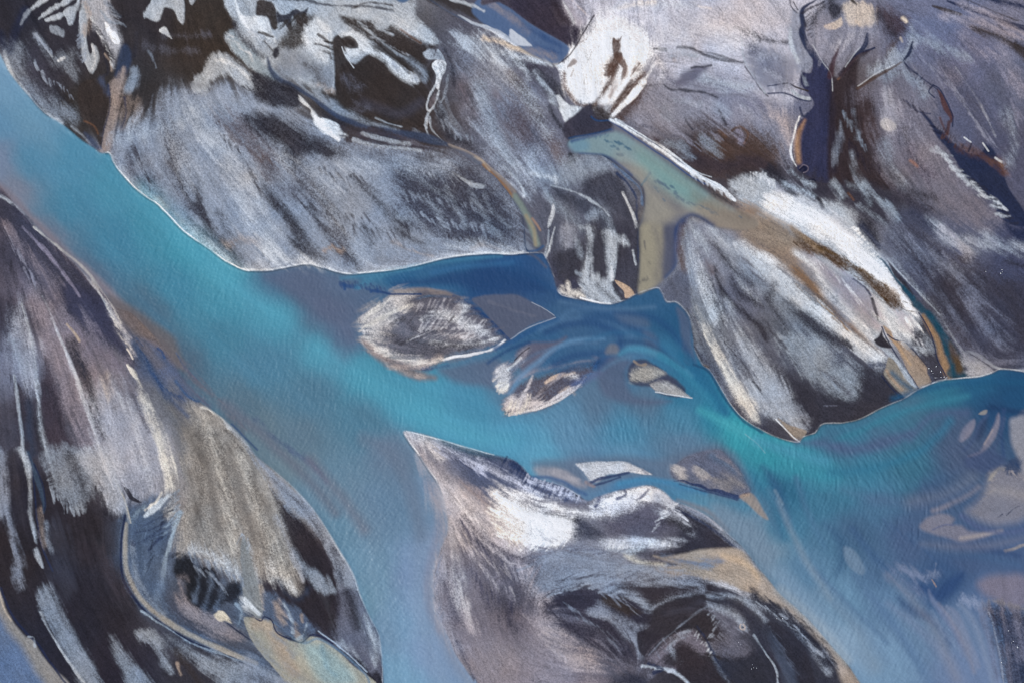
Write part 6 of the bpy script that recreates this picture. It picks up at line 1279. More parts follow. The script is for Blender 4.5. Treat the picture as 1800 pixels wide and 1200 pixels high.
DETAIL2 = """
p '#4c4745' 14 s .3 - | 335,735 380,750 430,800 470,860 500,930 515,1000 470,1000 430,1000 380,980 330,950 320,900 335,850
l '#d6d1c8' 4 6 s .6 - | 300,800 305,850 300,900
l '#cfcac2' 4 6 s .5 - | 360,730 380,800 400,880 410,960
l '#cfcac2' 4 6 s .5 - | 420,800 450,880 480,960 500,1010
l '#5a5553' 2.5 5 s .5 - | 380,760 400,840 415,900
l '#5a5553' 2.5 5 s .5 - | 350,760 356,850 345,920
l '#5a5553' 2.5 5 s .5 - | 440,830 465,920 480,980
p '#858b90' 2.5 f .9 - | 424,955 432,948 440,975 450,1010 458,1050 461,1078 452,1084 440,1072 430,1052 425,1015
l '#d3dae2' 3.5 2 s .9 - | 430,1050,3 440,1062,5 455,1078,3
x '#7f8da2' 2 3 13 7 .7 - | 335,975 360,985 385,1000 410,1010 425,1018
x '#9fabba' 1.4 -4 14 6 .8 - | 425,940 432,945 440,960
x '#242833' 1.6 -10 8 6 .8 | 306,975 318,975 332,978
x '#8d9bb0' 1.5 10 16 7 .6 | 345,1000 370,1010 395,1030
x '#93a5b8' 1.4 -14 12 6 .7 | 312,860 315,880 312,900 300,930
x '#2b3346' 1.2 -18 9 7 .7 | 300,890 290,915 285,940
x '#2b3346' 1.2 -8 18 8 .6 | 270,950 265,980 268,1010
x '#6f8199' 1.5 -6 18 7 .6 | 255,930 250,970 255,1010
x '#8f99a8' 1.8 3 14 6 .75 | 95,865 110,880 130,893 150,885
x '#8f99a8' 1.8 -12 5 6 .7 | 92,800 92,820 97,850
x '#2f2c36' 1.8 -3 -12 7 .6 | 150,890 170,860 190,905 212,905
x '#8a94a6' 1.6 8 14 7 .7 | 78,1040 100,1080 130,1130 160,1190
x '#8a94a6' 1.6 8 14 7 .7 | 245,1115 265,1125 285,1150
x '#8a94a6' 1.6 8 14 7 .65 | 200,1125 225,1155 250,1190
l '#453a42' 10 12 s .5 - | 165,960 190,1000 215,1040
l '#3a3a46' 8 10 s .6 - | 95,930 110,980 115,1040
x '#a8abb6' 1.6 6 22 8 .6 | 160,720 190,700 220,700 240,740
x '#6b6670' 1.6 8 22 8 .6 | 60,500 80,530 100,560
x '#8f8d9c' 1.4 8 20 8 .6 | 5,400 30,440 55,490
x '#3e3e50' 1.6 10 18 8 .6 | 20,360 60,400 100,440 140,480
x '#3a3844' 1.8 4 24 8 .65 | 0,430 20,470 40,520
x '#8c95a6' 1.6 2 24 6 .7 | 18,590 30,620 50,640 68,650
x '#3a3641' 1.8 4 26 8 .7 | 20,660 50,690 80,680 110,740
x '#9c9ba8' 1.6 6 26 8 .6 | 120,640 150,700 180,740 200,780
x '#c3beb8' 1.6 8 24 8 .65 | 245,700 270,740 290,790
x '#2f3140' 1.4 6 16 7 .7 | 130,610 150,660 170,720
l '#b9a795' 3 5 s .5 - | 185,660 195,700
l '#b9a795' 1.2 1.5 s .7 - | 118,570 132,586 140,598
l '#c9c2bc' 1.3 1.5 s .8 - | 60,400 110,440 150,475 186,520 214,568
x '#c9c4c0' 1.3 8 12 6 .6 | 165,495 185,530 205,570 225,610
l '#4a5b7c' 3 5 f .7 - | 232,600 250,630 275,665 300,700 330,730
x '#314a72' 1.3 8 12 6 .7 | 240,600 260,640 290,685 320,700
x '#7f7472' 1.3 9 12 7 .6 | 240,560 270,590 300,620
x '#cdc6bf' 1.8 20 -15 5 .65 | 636,580 650,572 668,562 690,552 712,545
x '#cdc6bf' 1.5 16 -20 6 .6 | 640,560 655,548 672,538
x '#c9c9d0' 1.5 22 -10 7 .6 | 720,595 755,590 790,590 830,595
x '#c9c9d0' 1.5 16 -20 8 .6 | 740,580 780,575 820,575 850,590
x '#b5b1b6' 1.3 9 -20 8 .5 | 730,545 770,545 810,550
x '#46454f' 1.8 20 -12 9 .65 | 700,600 740,600 780,605 820,612
x '#46454f' 1.5 16 -16 9 .6 | 690,570 730,560 770,560 800,570
x '#d5d0cc' 1.5 18 -3 6 .6 | 660,612 700,632 740,638 770,633
x '#d8d2ca' 1.5 6 -18 4 .75 | 874,682 882,686 890,682
x '#d8d2ca' 1.3 14 -12 4 .7 | 872,668 876,676
x '#d8d2ca' 1.5 8 -22 5 .7 | 889,724 898,724 912,720 928,716
x '#cfcace' 1.3 22 -12 6 .65 | 935,714 960,706 985,694 1005,680
x '#4c4a58' 1.5 16 -14 7 .6 | 945,690 965,680 985,670
x '#33507c' 1.4 3 8 7 .8 | 602,496 612,498 622,498 634,500
x '#33507c' 1.4 4 8 7 .85 | 645,503 655,505 665,506 676,508
l '#a8a0a0' 3 4 s .7 - | 690,511 700,513
l '#1c4070' 1.5 1.2 f .9 - | 672,513 685,517 700,517 740,517
l '#5b5f70' 2 3 f .7 - | 927,446 945,455 960,470
x '#26385f' 2 -8 13 6 .75 | 886,808 900,814 915,824 928,840
x '#c5cbe0' 1.6 -7 12 6 .8 | 925,836 945,845 970,852 995,862 1018,873
x '#2f3f66' 1.6 -6 10 8 .7 | 940,850 970,862 1000,874
x '#b8bfd8' 1.5 12 12 8 .6 | 760,790 790,800 820,815 850,830
x '#3d4668' 1.5 14 10 9 .6 | 780,790 820,800 860,810
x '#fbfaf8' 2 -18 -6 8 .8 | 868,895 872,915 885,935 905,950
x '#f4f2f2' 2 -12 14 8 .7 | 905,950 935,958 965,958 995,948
x '#d9d5da' 1.8 16 26 8 .6 | 770,850 790,870 810,890 840,910
x '#b8b1b4' 1.4 16 26 8 .55 | 800,930 830,960 860,985 890,1000
x '#3f4058' 1.4 14 26 9 .6 | 812,920 840,945 870,965 900,985
x '#3f4058' 1.4 4 28 10 .55 | 830,1000 860,1040 890,1060 920,1060
x '#b3adb2' 1.4 3 28 8 .6 | 782,960 795,1000 810,1040 825,1080
x '#b3adb2' 1.4 12 26 10 .5 | 840,990 870,1020 900,1040
x '#a9a2aa' 1.4 16 22 9 .5 | 920,1080 950,1120 990,1150
x '#8f97a8' 1.5 24 -4 9 .6 | 920,1000 960,985 1000,985 1050,985 1100,1000
x '#5a5c70' 1.5 24 -6 10 .5 | 920,985 970,965 1030,965 1090,975
x '#9aa3b4' 1.6 22 -8 8 .65 | 970,1045 1000,1035 1040,1030 1080,1040
x '#4a4a58' 1.5 22 -8 9 .6 | 980,1020 1030,1010 1090,1010 1150,1018
x '#d0d3da' 1.5 3 -9 6 .7 | 1065,960 1090,960 1120,958 1150,956 1180,954
x '#d0d3da' 1.6 12 -8 6 .7 | 1150,930 1165,900 1185,890
x '#3a3946' 1.6 -14 3 7 .75 | 1195,930 1200,945 1200,960
x '#c9cdd8' 1.4 13 9 7 .65 | 1165,875 1185,895 1205,915
x '#767f92' 1.4 16 18 8 .65 | 990,1060 1020,1080 1050,1100 1080,1130
x '#8b93a5' 1.5 16 14 8 .65 | 1060,1040 1090,1050 1115,1070
x '#383646' 1.5 16 16 9 .65 | 960,1060 990,1090 1030,1120 1070,1145
x '#7f8496' 1.4 14 12 8 .6 | 1250,1075 1270,1095 1260,1125
x '#7f8496' 1.4 10 14 8 .6 | 1150,1150 1170,1125 1200,1110
x '#98a3b5' 1.4 14 11 7 .7 | 1335,1060 1370,1082 1405,1112 1435,1145
x '#5d6578' 1.5 12 18 8 .6 | 1350,1100 1370,1130 1390,1170
x '#2c2e3c' 1.5 13 14 8 .65 | 1330,1045 1365,1060 1400,1085 1440,1120 1465,1160
x '#98a3b5' 1.3 6 -7 6 .7 | 1248,1078 1258,1100 1245,1120
x '#c6ccd6' 1.3 -4 6 5 .8 | 1225,1112 1238,1130 1250,1150
x '#6a6c80' 1.6 5 20 8 .6 | 1765,1085 1785,1090 1800,1100
x '#6a6c80' 1.6 4 20 8 .5 | 1770,1150 1785,1140 1798,1150
l '#b9aca6' 1.2 1 f .8 - | 1302,1096 1300,1101 1303,1105 1308,1105 1309,1100 1306,1096
l '#26232c' 1.2 1 f .9 - | 1305,1101 1306,1101.5
x '#7c8bab' 1.4 16 6 7 .5 | 1585,1000 1600,1008 1620,1012
x '#41608a' 2 20 24 12 .4 | 1560,920 1600,950 1640,980
x '#7a8fae' 2 16 26 12 .35 | 1640,1080 1660,1110 1690,1140
x '#a49c9c' 1.5 14 -8 6 .5 | 1745,845 1738,865 1725,880
x '#5d6a8a' 1.5 16 -10 8 .5 | 1700,905 1710,885 1722,870
x '#31466b' 1.5 5 8 6 .7 | 1770,815 1780,812 1790,815
x '#a29ca0' 1.3 5 9 5 .7 | 1775,830 1785,832 1795,835
l '#7b7f96' 4 5 f .7 - | 1688,770 1695,755 1708,742
l '#46597d' 3 4 f .7 - | 1695,790 1712,770 1722,745 1735,728
l '#46597d' 3 4 f .7 - | 1745,790 1758,765 1765,735
x '#7a7c90' 1.6 10 20 9 .6 | 1660,390 1690,410 1720,420 1760,430
x '#3f3d4a' 1.6 14 20 10 .6 | 1590,420 1620,460 1650,500 1680,540
x '#3f3d4a' 1.6 14 18 10 .5 | 1690,460 1730,490 1770,520
x '#7d8194' 1.6 14 20 10 .55 | 1580,400 1620,430 1660,450
x '#767a8d' 1.6 14 22 10 .5 | 1700,520 1730,560 1760,590
x '#b4bac4' 1.5 13 18 7 .7 | 1290,430 1330,455 1370,490 1410,530
x '#6b7080' 1.5 10 20 8 .6 | 1270,440 1300,480 1340,530 1380,570
x '#8d97a6' 1.5 10 20 7 .7 | 1380,590 1410,620 1440,650 1470,680
x '#42424e' 1.6 12 18 8 .7 | 1400,545 1430,565 1460,590 1490,605
x '#42424e' 1.6 12 18 9 .6 | 1340,560 1370,600 1400,640
x '#42424e' 1.5 10 22 8 .6 | 1245,480 1265,530 1290,570 1310,600
x '#a0a6b2' 1.5 10 20 8 .65 | 1265,600 1290,640 1315,680 1340,700
x '#9aa0ac' 1.5 8 18 6 .7 | 1345,690 1365,710 1385,730
x '#d6d0c8' 1.6 9 18 6 .7 | 1235,575 1255,615 1280,660 1305,705
x '#d9dbe0' 1.5 12 15 6 .75 | 1440,540 1470,570 1500,600 1530,620
x '#4a3520' 1.2 9 6 5 .8 | 1400,425 1440,445 1490,475 1530,508 1570,538
x '#5a4328' 1.2 -8 -6 5 .7 | 1440,436 1480,452 1520,478 1560,506
x '#8a735c' 1.3 11 10 6 .7 | 1400,500 1430,525 1460,550 1490,580
x '#efeff0' 1.5 -10 5 6 .7 | 1500,400 1530,440 1560,475
x '#e4e6ea' 1.6 9 14 6 .75 | 1590,560 1605,565 1618,575
x '#c8ccd6' 1.5 5 14 6 .7 | 1600,590 1612,600 1622,600
x '#dfe3ea' 1.4 10 4 5 .8 | 1585,525 1592,533 1600,540
l '#8592b0' 5 12 f .5 - | 1560,1060,2 1600,1090,6 1650,1140,8 1690,1200,8
l '#5d7ea4' 5 10 f .5 - | 1520,1040,2 1570,1100,7 1620,1170,8 1640,1210,8
l '#93a0b8' 3 7 f .5 - | 1690,1060,2 1715,1100,4 1735,1160,4 1745,1200,4
l '#9a97a6' 3 6 f .5 - | 1650,1060,1 1672,1090,4 1700,1140,5 1712,1180,3
l '#466b94' 5 12 f .5 - | 1600,940,3 1650,965,7 1720,975,8 1790,990,6
l '#6f8cab' 5 10 f .4 - | 1400,960,3 1440,1020,6 1500,1090,8 1560,1160,6
l '#5b86a4' 3 8 f .5 - | 1350,860,2 1380,900,4 1400,950,4 1430,1000,2
l '#2b6a8c' 3 7 f .5 - | 1320,830,2 1345,870,5 1365,910,4 1380,950,2
l '#8fa4b4' 3 7 f .5 - | 1368,880,2 1385,920,4 1420,990,5 1460,1050,3
l '#586a8e' 6 14 f .4 - | 1480,860,3 1560,880,8 1640,880,8 1710,850,4
l '#4b86a4' 6 14 f .35 - | 1420,850,3 1500,860,8 1580,850,7
x '#2b3148' 2.2 -6 -12 7 .7 | 1742,1085 1755,1078 1775,1080 1798,1088
x '#c9c9d6' 3 20 4 12 .4 | 1060,30 1120,25 1180,40 1250,30
x '#d3d1da' 3 18 5 12 .45 | 1150,60 1200,65 1250,75
l '#d6d3da' 8 14 s .55 - | 1130,30 1180,45 1240,50 1300,70
l '#cfcdd8' 6 10 s .5 - | 1060,15 1140,25 1240,20 1330,40
p '#9c8a83' 4 f .5 - | 1182,105 1184,102 1190,106 1186,110
l '#e3dfe2' 3 5 s .6 - | 1150,95 1165,120 1160,145
x '#7b7a88' 1.5 22 4 10 .5 | 1240,160 1300,170 1350,180
x '#8e8d9c' 1.6 16 14 10 .5 | 1200,240 1230,250 1330,200 1370,220
x '#575868' 1.5 20 8 9 .5 | 1090,215 1130,225 1180,240
x '#55566a' 1.6 18 16 10 .5 | 1650,110 1680,140 1720,190 1760,230
x '#8d90a4' 1.6 16 20 10 .5 | 1620,100 1660,140 1700,190 1740,250
x '#7f8096' 1.6 10 22 10 .5 | 1760,120 1780,170 1790,220
x '#4a4858' 1.5 6 20 8 .6 | 1580,240 1600,270 1630,300
x '#9a98a6' 1.4 6 18 8 .6 | 1560,190 1590,210 1620,240 1650,280
x '#8592a4' 1.4 4 18 7 .6 | 1480,200 1500,220 1520,260
x '#2f2a38' 1.6 2 20 8 .6 | 1460,240 1490,250 1520,280 1550,300
l '#b4b7c2' 7 9 s .5 - | 150,690 190,760 215,840
l '#c0c2ca' 5 8 s .5 - | 215,700 245,780 265,860
l '#aeb4c2' 6 9 s .5 - | 40,560 55,610 55,680
l '#b9bcc6' 1.4 2 s .7 - | 90,560 130,650 165,760 200,860
l '#b9bcc6' 1.2 2 s .6 - | 75,520 110,600 150,700 175,780
l '#c9c5c6' 5 9 s .5 - | 765,880 790,930 800,990 815,1060
l '#c2bcc2' 1.6 2.5 s .6 - | 790,900 820,960 860,1010
l '#c2bcc2' 1.6 2.5 s .6 - | 800,890 850,950 900,990
l '#3c3a4c' 1.6 2.5 s .6 - | 815,905 850,945 900,975 940,990
l '#3c3a4c' 1.6 2.5 s .55 - | 810,960 830,1020 860,1070
l '#aeb6c2' 9 14 s .36 - | 240,220 300,250 330,330
l '#b3bbc6' 10 14 s .36 - | 350,210 400,300 440,390 480,440
l '#b8bfc9' 7 10 s .36 - | 500,280 540,300 600,330
l '#b0b8c4' 7 10 s .36 - | 600,290 700,290 780,300
l '#b0b8c4' 6 10 s .36 - | 560,330 600,400 640,450
l '#c6c8cc' 6 7 s .6 - | 470,440 500,455 560,462
l '#b5bcc8' 6 9 s .5 - | 860,110 920,170 960,230
l '#a8b0bd' 7 10 s .5 - | 840,180 870,240 910,290
l '#b5bcc8' 5 9 s .5 - | 940,270 930,300 940,330
l '#c9cdd4' 5 9 s .5 - | 1220,430 1240,500 1260,560
l '#aab1bd' 8 10 s .5 - | 1300,590 1340,650 1380,700
l '#8a8f9e' 9 14 f .55 - | 742,815,5 768,870,8 780,930,9 768,990,9 760,1045,9 772,1100,9 800,1160,9 825,1200,9
l '#a09da8' 6 9 s .6 - | 745,805,3 775,870,6 785,930,6 774,990,6 768,1045,6 780,1095,6 805,1145,5
x '#a7a3ad' 1.5 8 20 7 .5 | 760,860 780,930 765,1000 765,1060
x '#7b8398' 1.5 -6 18 8 .45 | 790,900 778,960 768,1020 778,1080
l '#46454f' 12 16 s .45 - | 720,330 780,345 850,370 890,400
l '#4a4953' 9 12 s .4 - | 540,320 570,370 600,420
l '#5d463e' 2.5 1.8 s .9 - | 1078,112,4 1074,130,4 1066,148,3 1057,164,2 1050,178,1
l '#5d463e' 1.5 1.5 s .85 - | 1090,100 1098,116 1096,134 1090,144
l '#6a544c' 1.5 1.5 s .8 - | 1060,116 1068,122 1078,126
l '#6a544c' 1.2 1.5 s .8 - | 1058,128 1066,130 1074,132
l '#7b675f' 2 2.5 s .6 - | 1082,150 1078,164 1070,178
l '#8d7a72' 1 1.5 s .7 - | 1064,160 1052,172 1046,184
l '#55433f' 2 2 s .7 - | 1110,142 1096,162 1084,178
x '#5d463e' 1 -8 7 5 .7 | 1120,112 1128,122
l B 3 2 f .85 - | 1508,156,3 1535,138,3 1562,124,2 1584,110,1
l '#4a3540' 4 2.5 f .85 - | 1459,135,5 1464,112,4 1470,95,3 1475,80,1
l n 2 1.5 f .9 - | 1492,110,2 1506,95,3 1520,80,4 1525,60,2
l '#3a2f3a' 4 2.5 f .85 - | 1478,132,5 1494,114,5 1508,98,4 1530,88,1
l n 1.2 1 f .85 - | 1492,108 1508,95 1537,85
l w 1 1 f .6 - | 1486,118 1500,98 1512,84
l w 1 1 f .6 - | 1508,152 1540,130 1572,114
l n 2.2 1.5 f .85 - | 1588,107,1 1598,94,3 1604,74,1
l '#252a45' 1.5 1.5 s .8 - | 1590,110 1600,124 1612,130
x '#252a45' 1 6 -8 8 .7 | 1612,135 1628,145 1640,155
x '#20243c' 1.1 -9 -4 6 .7 | 1640,222 1655,240 1672,262
x '#5b3f38' 1.3 3 -10 5 .7 | 1655,240 1665,245 1680,258
l '#7a5642' 3 5 s .55 - | 1745,285 1758,292 1765,305
l '#141a38' 2.5 2 f .85 - | 1407,298 1412,294 1417,297 1413,301
l '#8a7f8c' .9 1 f .7 - | 1405,296 1412,290 1420,294 1419,301 1412,304
l '#141a38' 1.2 1 f .8 - | 1422,317 1428,316 1433,318
l '#9a98a6' 8 12 s .5 - | 1450,60 1480,70 1520,60
l '#b7b2b8' 4 7 s .5 - | 1470,80 1490,70 1510,60
l '#8e8b9a' 10 14 s .45 - | 1580,200 1600,240 1640,290
l '#565a74' 8 12 s .4 - | 1700,140 1740,200 1760,250
l '#a7abb8' 1.2 2 s .5 - | 1680,120 1720,180 1750,240
l '#8f93a6' 1.2 2 s .5 - | 1660,130 1700,190 1730,240
p '#8f8b98' 7 s .5 - | 1440,460 1480,490 1510,520 1530,560 1500,550 1460,510
x '#d0d2da' 1.5 11 14 6 .6 | 1430,455 1460,475 1490,505 1510,530
x '#7a7486' 1.5 10 14 7 .5 | 1450,470 1480,500 1505,535
l '#a6a093' 8 16 f .5 - | 1090,275 1130,300 1170,340 1230,375
l '#8d9a90' 6 14 f .5 - | 1120,262 1170,300 1220,335 1260,365
l '#7f7264' 6 14 f .5 - | 1220,345 1260,372 1310,390
l '#6e6a6e' 5 10 f .5 - | 1150,400 1160,440 1155,490
x '#2f5a80' 1.2 -4 5 5 .5 | 1030,243 1050,241 1068,238
l '#6f7888' 4 9 s .6 - | 425,1085 448,1120 480,1160 520,1195
l '#8f8a84' 5 9 s .5 - | 440,1080 470,1120 510,1165 545,1200
l '#8fa6a8' 8 16 f .5 - | 530,1130 570,1155 600,1185
l '#2b2e3a' 5 7 s .6 - | 335,1005 355,1020 365,1045
l '#2b2e3a' 4 6 s .6 - | 385,1040 400,1045 415,1048
x '#8d8a94' 1.4 12 10 9 .45 | 880,890 900,910 930,930 970,945
x '#b5a9a4' 1.4 14 12 9 .5 | 860,900 880,930 910,955
l '#7f93a6' 8 18 f .45 - | 1440,1040 1500,1100 1540,1170
l '#8f8f9a' 5 12 f .4 - | 1560,1010,2 1610,1060,6 1650,1120,7 1680,1190,7
l '#8a8894' 5 12 f .4 - | 1620,955,2 1680,960,6 1740,958,5 1800,945,3
l '#808796' 8 16 f .4 - | 1600,880 1660,868 1710,840
l '#4a6f90' 5 10 f .5 - | 1250,800,3 1300,830,5 1340,880,5 1370,940,3
l W 3 2 s .9 - | 1056,98 1064,104
l '#5d463e' 2 2 s .8 - | 1066,112 1076,108 1088,104
l '#5d463e' 2.5 2 s .85 - | 1064,122 1074,120 1082,116
l '#7d7a88' 6 12 s .6 - | 1738,1075 1770,1070 1802,1082
l '#565a70' 6 10 s .5 - | 1745,1100 1755,1140 1768,1190
l '#9a8b7c' 9 16 f .5 - | 1250,378 1290,395 1330,415 1370,435
l '#a39a8a' 7 14 f .5 - | 1135,380 1160,385 1200,372 1240,378
l '#2a3e6c' 5 8 f .6 - | 1183,470,2 1187,440,4 1190,410,5 1200,392,4
l '#1d3c70' 4 6 f .6 - | 1200,388 1214,378 1236,385 1252,396
l '#c4c6cf' 10 22 s .4 - | 1165,70 1220,60 1290,75
l '#bcbcc8' 8 18 s .35 - | 1180,30 1260,25 1350,40
l '#5b4a44' 10 18 s .4 - | 620,240 680,250 740,255
l '#433d3e' 12 16 f .4 - | 230,60 300,110 360,110
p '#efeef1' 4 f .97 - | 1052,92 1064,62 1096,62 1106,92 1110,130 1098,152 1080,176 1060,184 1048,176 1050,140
l '#5d463e' 4 2 s .9 - | 1080,70,3 1083,80,7 1082,92,5 1086,100,7
l '#5d463e' 6 2.5 s .92 - | 1084,100,7 1080,112,10 1074,124,9 1070,132,5
l '#6b534a' 3 2 s .88 - | 1090,106,5 1098,120,5 1096,134,4 1091,144,1
l '#5d463e' 4 2.5 s .88 - | 1080,118,7 1077,134,6 1070,150,5 1058,166,3 1050,182,2
l '#8a7269' 2.5 2.5 s .7 - | 1084,142,2 1080,156,4 1072,170,3
x '#5d463e' 1.2 -10 2 4 .85 | 1072,112 1071,120 1070,128 1070,134
x '#5d463e' 1 -7 9 4 .8 | 1074,140 1068,150 1062,160
x '#5d463e' 1 2 -7 3 .9 | 1077,74 1083,71 1089,72
x '#f2f1f3' 1 -5 9 5 .8 | 1090,122 1088,134 1082,148
"""  # white fringes and soft glow here widen the two painted glare patches
# ---------------------------------------------------------------- flow field of wind and water over the ground
t_start = time.time()
CG = 16.0
cgx = np.arange(-480, 2300, CG, dtype=np.float32); cgy = np.arange(-480, 1700, CG, dtype=np.float32)
CX, CY = np.meshgrid(cgx, cgy)
nc = np.zeros(CX.shape, np.float32); ns = nc.copy(); nw = nc.copy() + 1e-12
for ln in FLOW.strip().splitlines():
    Q = smooth(pts(ln), False, 22.0)
    for i in range(len(Q) - 1):
        dx, dy = Q[i + 1, 0] - Q[i, 0], Q[i + 1, 1] - Q[i, 1]
        L = math.hypot(dx, dy)
        if L < 1: continue
        th = 2 * math.atan2(dy, dx)
        wgt = L / ((CX - Q[i, 0]) ** 2 + (CY - Q[i, 1]) ** 2 + 250.0) ** 1.7
        nc += wgt * math.cos(th); ns += wgt * math.sin(th); nw += wgt
ang = 0.5 * np.arctan2(ns, nc)
C2 = (nc / nw).astype(np.float32); S2 = (ns / nw).astype(np.float32)
def bil(F, x, y):
    u = np.clip((x - cgx[0]) / CG, 0, len(cgx) - 1.01); v = np.clip((y - cgy[0]) / CG, 0, len(cgy) - 1.01)
    i = u.astype(np.int32); j = v.astype(np.int32); a = (u - i).astype(np.float32); b = (v - j).astype(np.float32)
    return (F[j, i] * (1 - a) + F[j, i + 1] * a) * (1 - b) + (F[j + 1, i] * (1 - a) + F[j + 1, i + 1] * a) * b
def flowdir(x, y, px, py):
    a = 0.5 * np.arctan2(bil(S2, x, y), bil(C2, x, y))
    dx = np.cos(a); dy = np.sin(a)
    if px is not None:
        s = np.where(dx * px + dy * py < 0, -1, 1).astype(np.float32); dx = dx * s; dy = dy * s
    return dx, dy
def hashn(x, y, cell, seed):
    xi = (np.floor(x / cell).astype(np.int32) * 7 + seed * 131) & (TN - 1); yi = (np.floor(y / cell).astype(np.int32) * 3 + seed * 57) & (TN - 1)
    return TILE[yi, xi]
def lic(cells, step, n, cross=False):
    acc = [np.zeros_like(XX) for _ in cells]
    for sgn in (1, -1):
        x, y = XX.copy(), YY.copy(); px = py = None
        for k in range(n):
            dx, dy = flowdir(x, y, px, py)
            if px is None and sgn < 0: dx, dy = -dx, -dy
            px, py = dx, dy
            if cross: mx, my = dx * .34 - dy * .94, dx * .94 + dy * .34
            else: mx, my = dx, dy
            x = x + mx * step; y = y + my * step
            wk = 1.0 - k / n
            for q, c in enumerate(cells): acc[q] += wk * (vnoise(x, y, c, q + 1) - 0.5)
    return acc
LF, LM = lic((2.2, 5.0), 2.6, 9)
(LB,) = lic((11.0,), 7.0, 10)
(LV,) = lic((8.0,), 4.5, 12)
(RW,) = lic((3.7,), 1.7, 4, True)
def nz(a): return (a - a.mean()) / a.std()
LF, LM, LB, RW, LV = nz(LF), nz(LM), nz(LB), nz(RW), nz(LV)
GR = nz(vnoise(XX, YY, 1.5, 5) + .6 * vnoise(XX, YY, 2.6, 8))
MD = nz(fbm(XX, YY, 26, 4, 11))
EDGE = np.clip(nz(0.7 * LM + 0.5 * LB + 0.4 * MD + 0.2 * LF), -1.6, 1.6).astype(np.float32)
G_S = np.clip(nz(0.22 * LF + 0.15 * LM + 0.15 * LB + 1.0 * GR + 0.2 * MD), -2, 2).astype(np.float32)
G_Q = np.clip(nz(1.2 * GR + .5 * LM + .3 * LF), -2, 2).astype(np.float32)
G_G = np.clip(nz(0.3 * LF + 1.0 * GR + 0.2 * MD), -2, 2).astype(np.float32)
print('noise', time.time() - t_start)

# ---------------------------------------------------------------- tone fields
def field(src, sig):
    num = np.zeros(CX.shape + (3,), np.float32); den = np.zeros(CX.shape, np.float32) + 1e-20
    for s in src.split():
        x, y, c = s.split(','); x = float(x); y = float(y)
        wgt = 1.0 / ((CX - x) ** 2 + (CY - y) ** 2 + sig * sig) ** 2.2
        num += wgt[..., None] * np.sqrt(lin(c)); den += wgt
    f = num / den[..., None]
    wa = 14 * (fbm(XX, YY, 60, 3, 21) - .5) * 2; wb = 14 * (fbm(XX, YY, 60, 3, 25) - .5) * 2
    return np.stack([bil(f[..., k], XX + wa, YY + wb) for k in range(3)], -1) ** 2
COL = field(LANDC, 22)
WCOL = field(WATC, 22)
WET = np.zeros_like(XX)              # 1 = water surface, 0 = dry sand
SH = np.zeros_like(XX)               # the same with a gentle beach slope
MASKS = {}
def colour(tok):
    tok = tok.strip("'")
    return lin(PAL.get(tok, tok))
def cover(sl, d, soft, mode, dens, lum, wide=99):
    if mode == 'f':
        return (sstep(0.5 + d / (2.0 * max(soft, .6))) * dens).astype(np.float32)
    if soft < 2.3:
        so = soft * 1.1 + .2; d = d + so * 0.4 * EDGE[sl]
    else:
        so = soft * 1.75 + 1.2; d = d + so * 0.33 * EDGE[sl]
    f = sstep(0.5 + d / (2.0 * so))
    cov = f * dens
    if mode == 'q': return sstep((cov + .55 * (1 if lum > .12 else -1) * G_Q[sl] - .5) / .7 + .5) * np.minimum(1, f * 3)
    z = (G_S if mode == 's' else G_G)[sl]
    if lum < 0.12: z = -z
    return np.clip(cov + (0.13 if soft >= 2.3 else 0.05) * z * np.sqrt(np.clip(cov * (1 - cov), 0, 1)) * np.minimum(1, f * 3), 0, 1)
seed_n = 0
def parse(ln):
    a, b = ln.split('|'); return a.split(), pts(b)
def fringe(ln):
    # x COL width dx dy spacing dens | edge : short tapering tongues leaving the edge
    h, P = parse(ln); wd, dx, dy, sp, dn = map(float, h[2:7])
    rr = random.Random(int(P[0][0] * 7 + P[0][1])); Q = smooth(P, False, sp)
    for x, y in Q[:, :2]:
        x += rr.uniform(-.5, .5) * sp; y += rr.uniform(-.5, .5) * sp; k = rr.uniform(.45, 1.15); b = rr.uniform(-.22, .22)
        ex, ey = (dx - b * dy) * k, (dy + b * dx) * k; w0 = wd * rr.uniform(.6, 1.3)
        paint('l %s 1 %.1f s %.2f | %.1f,%.1f,%.2f %.1f,%.1f,%.2f %.1f,%.1f,.2' % (h[1], 1.0 + wd * .3, dn * rr.uniform(.7, 1), x - ex * .25, y - ey * .25, w0, x + ex * .5, y + ey * .5, w0 * .7, x + ex, y + ey))
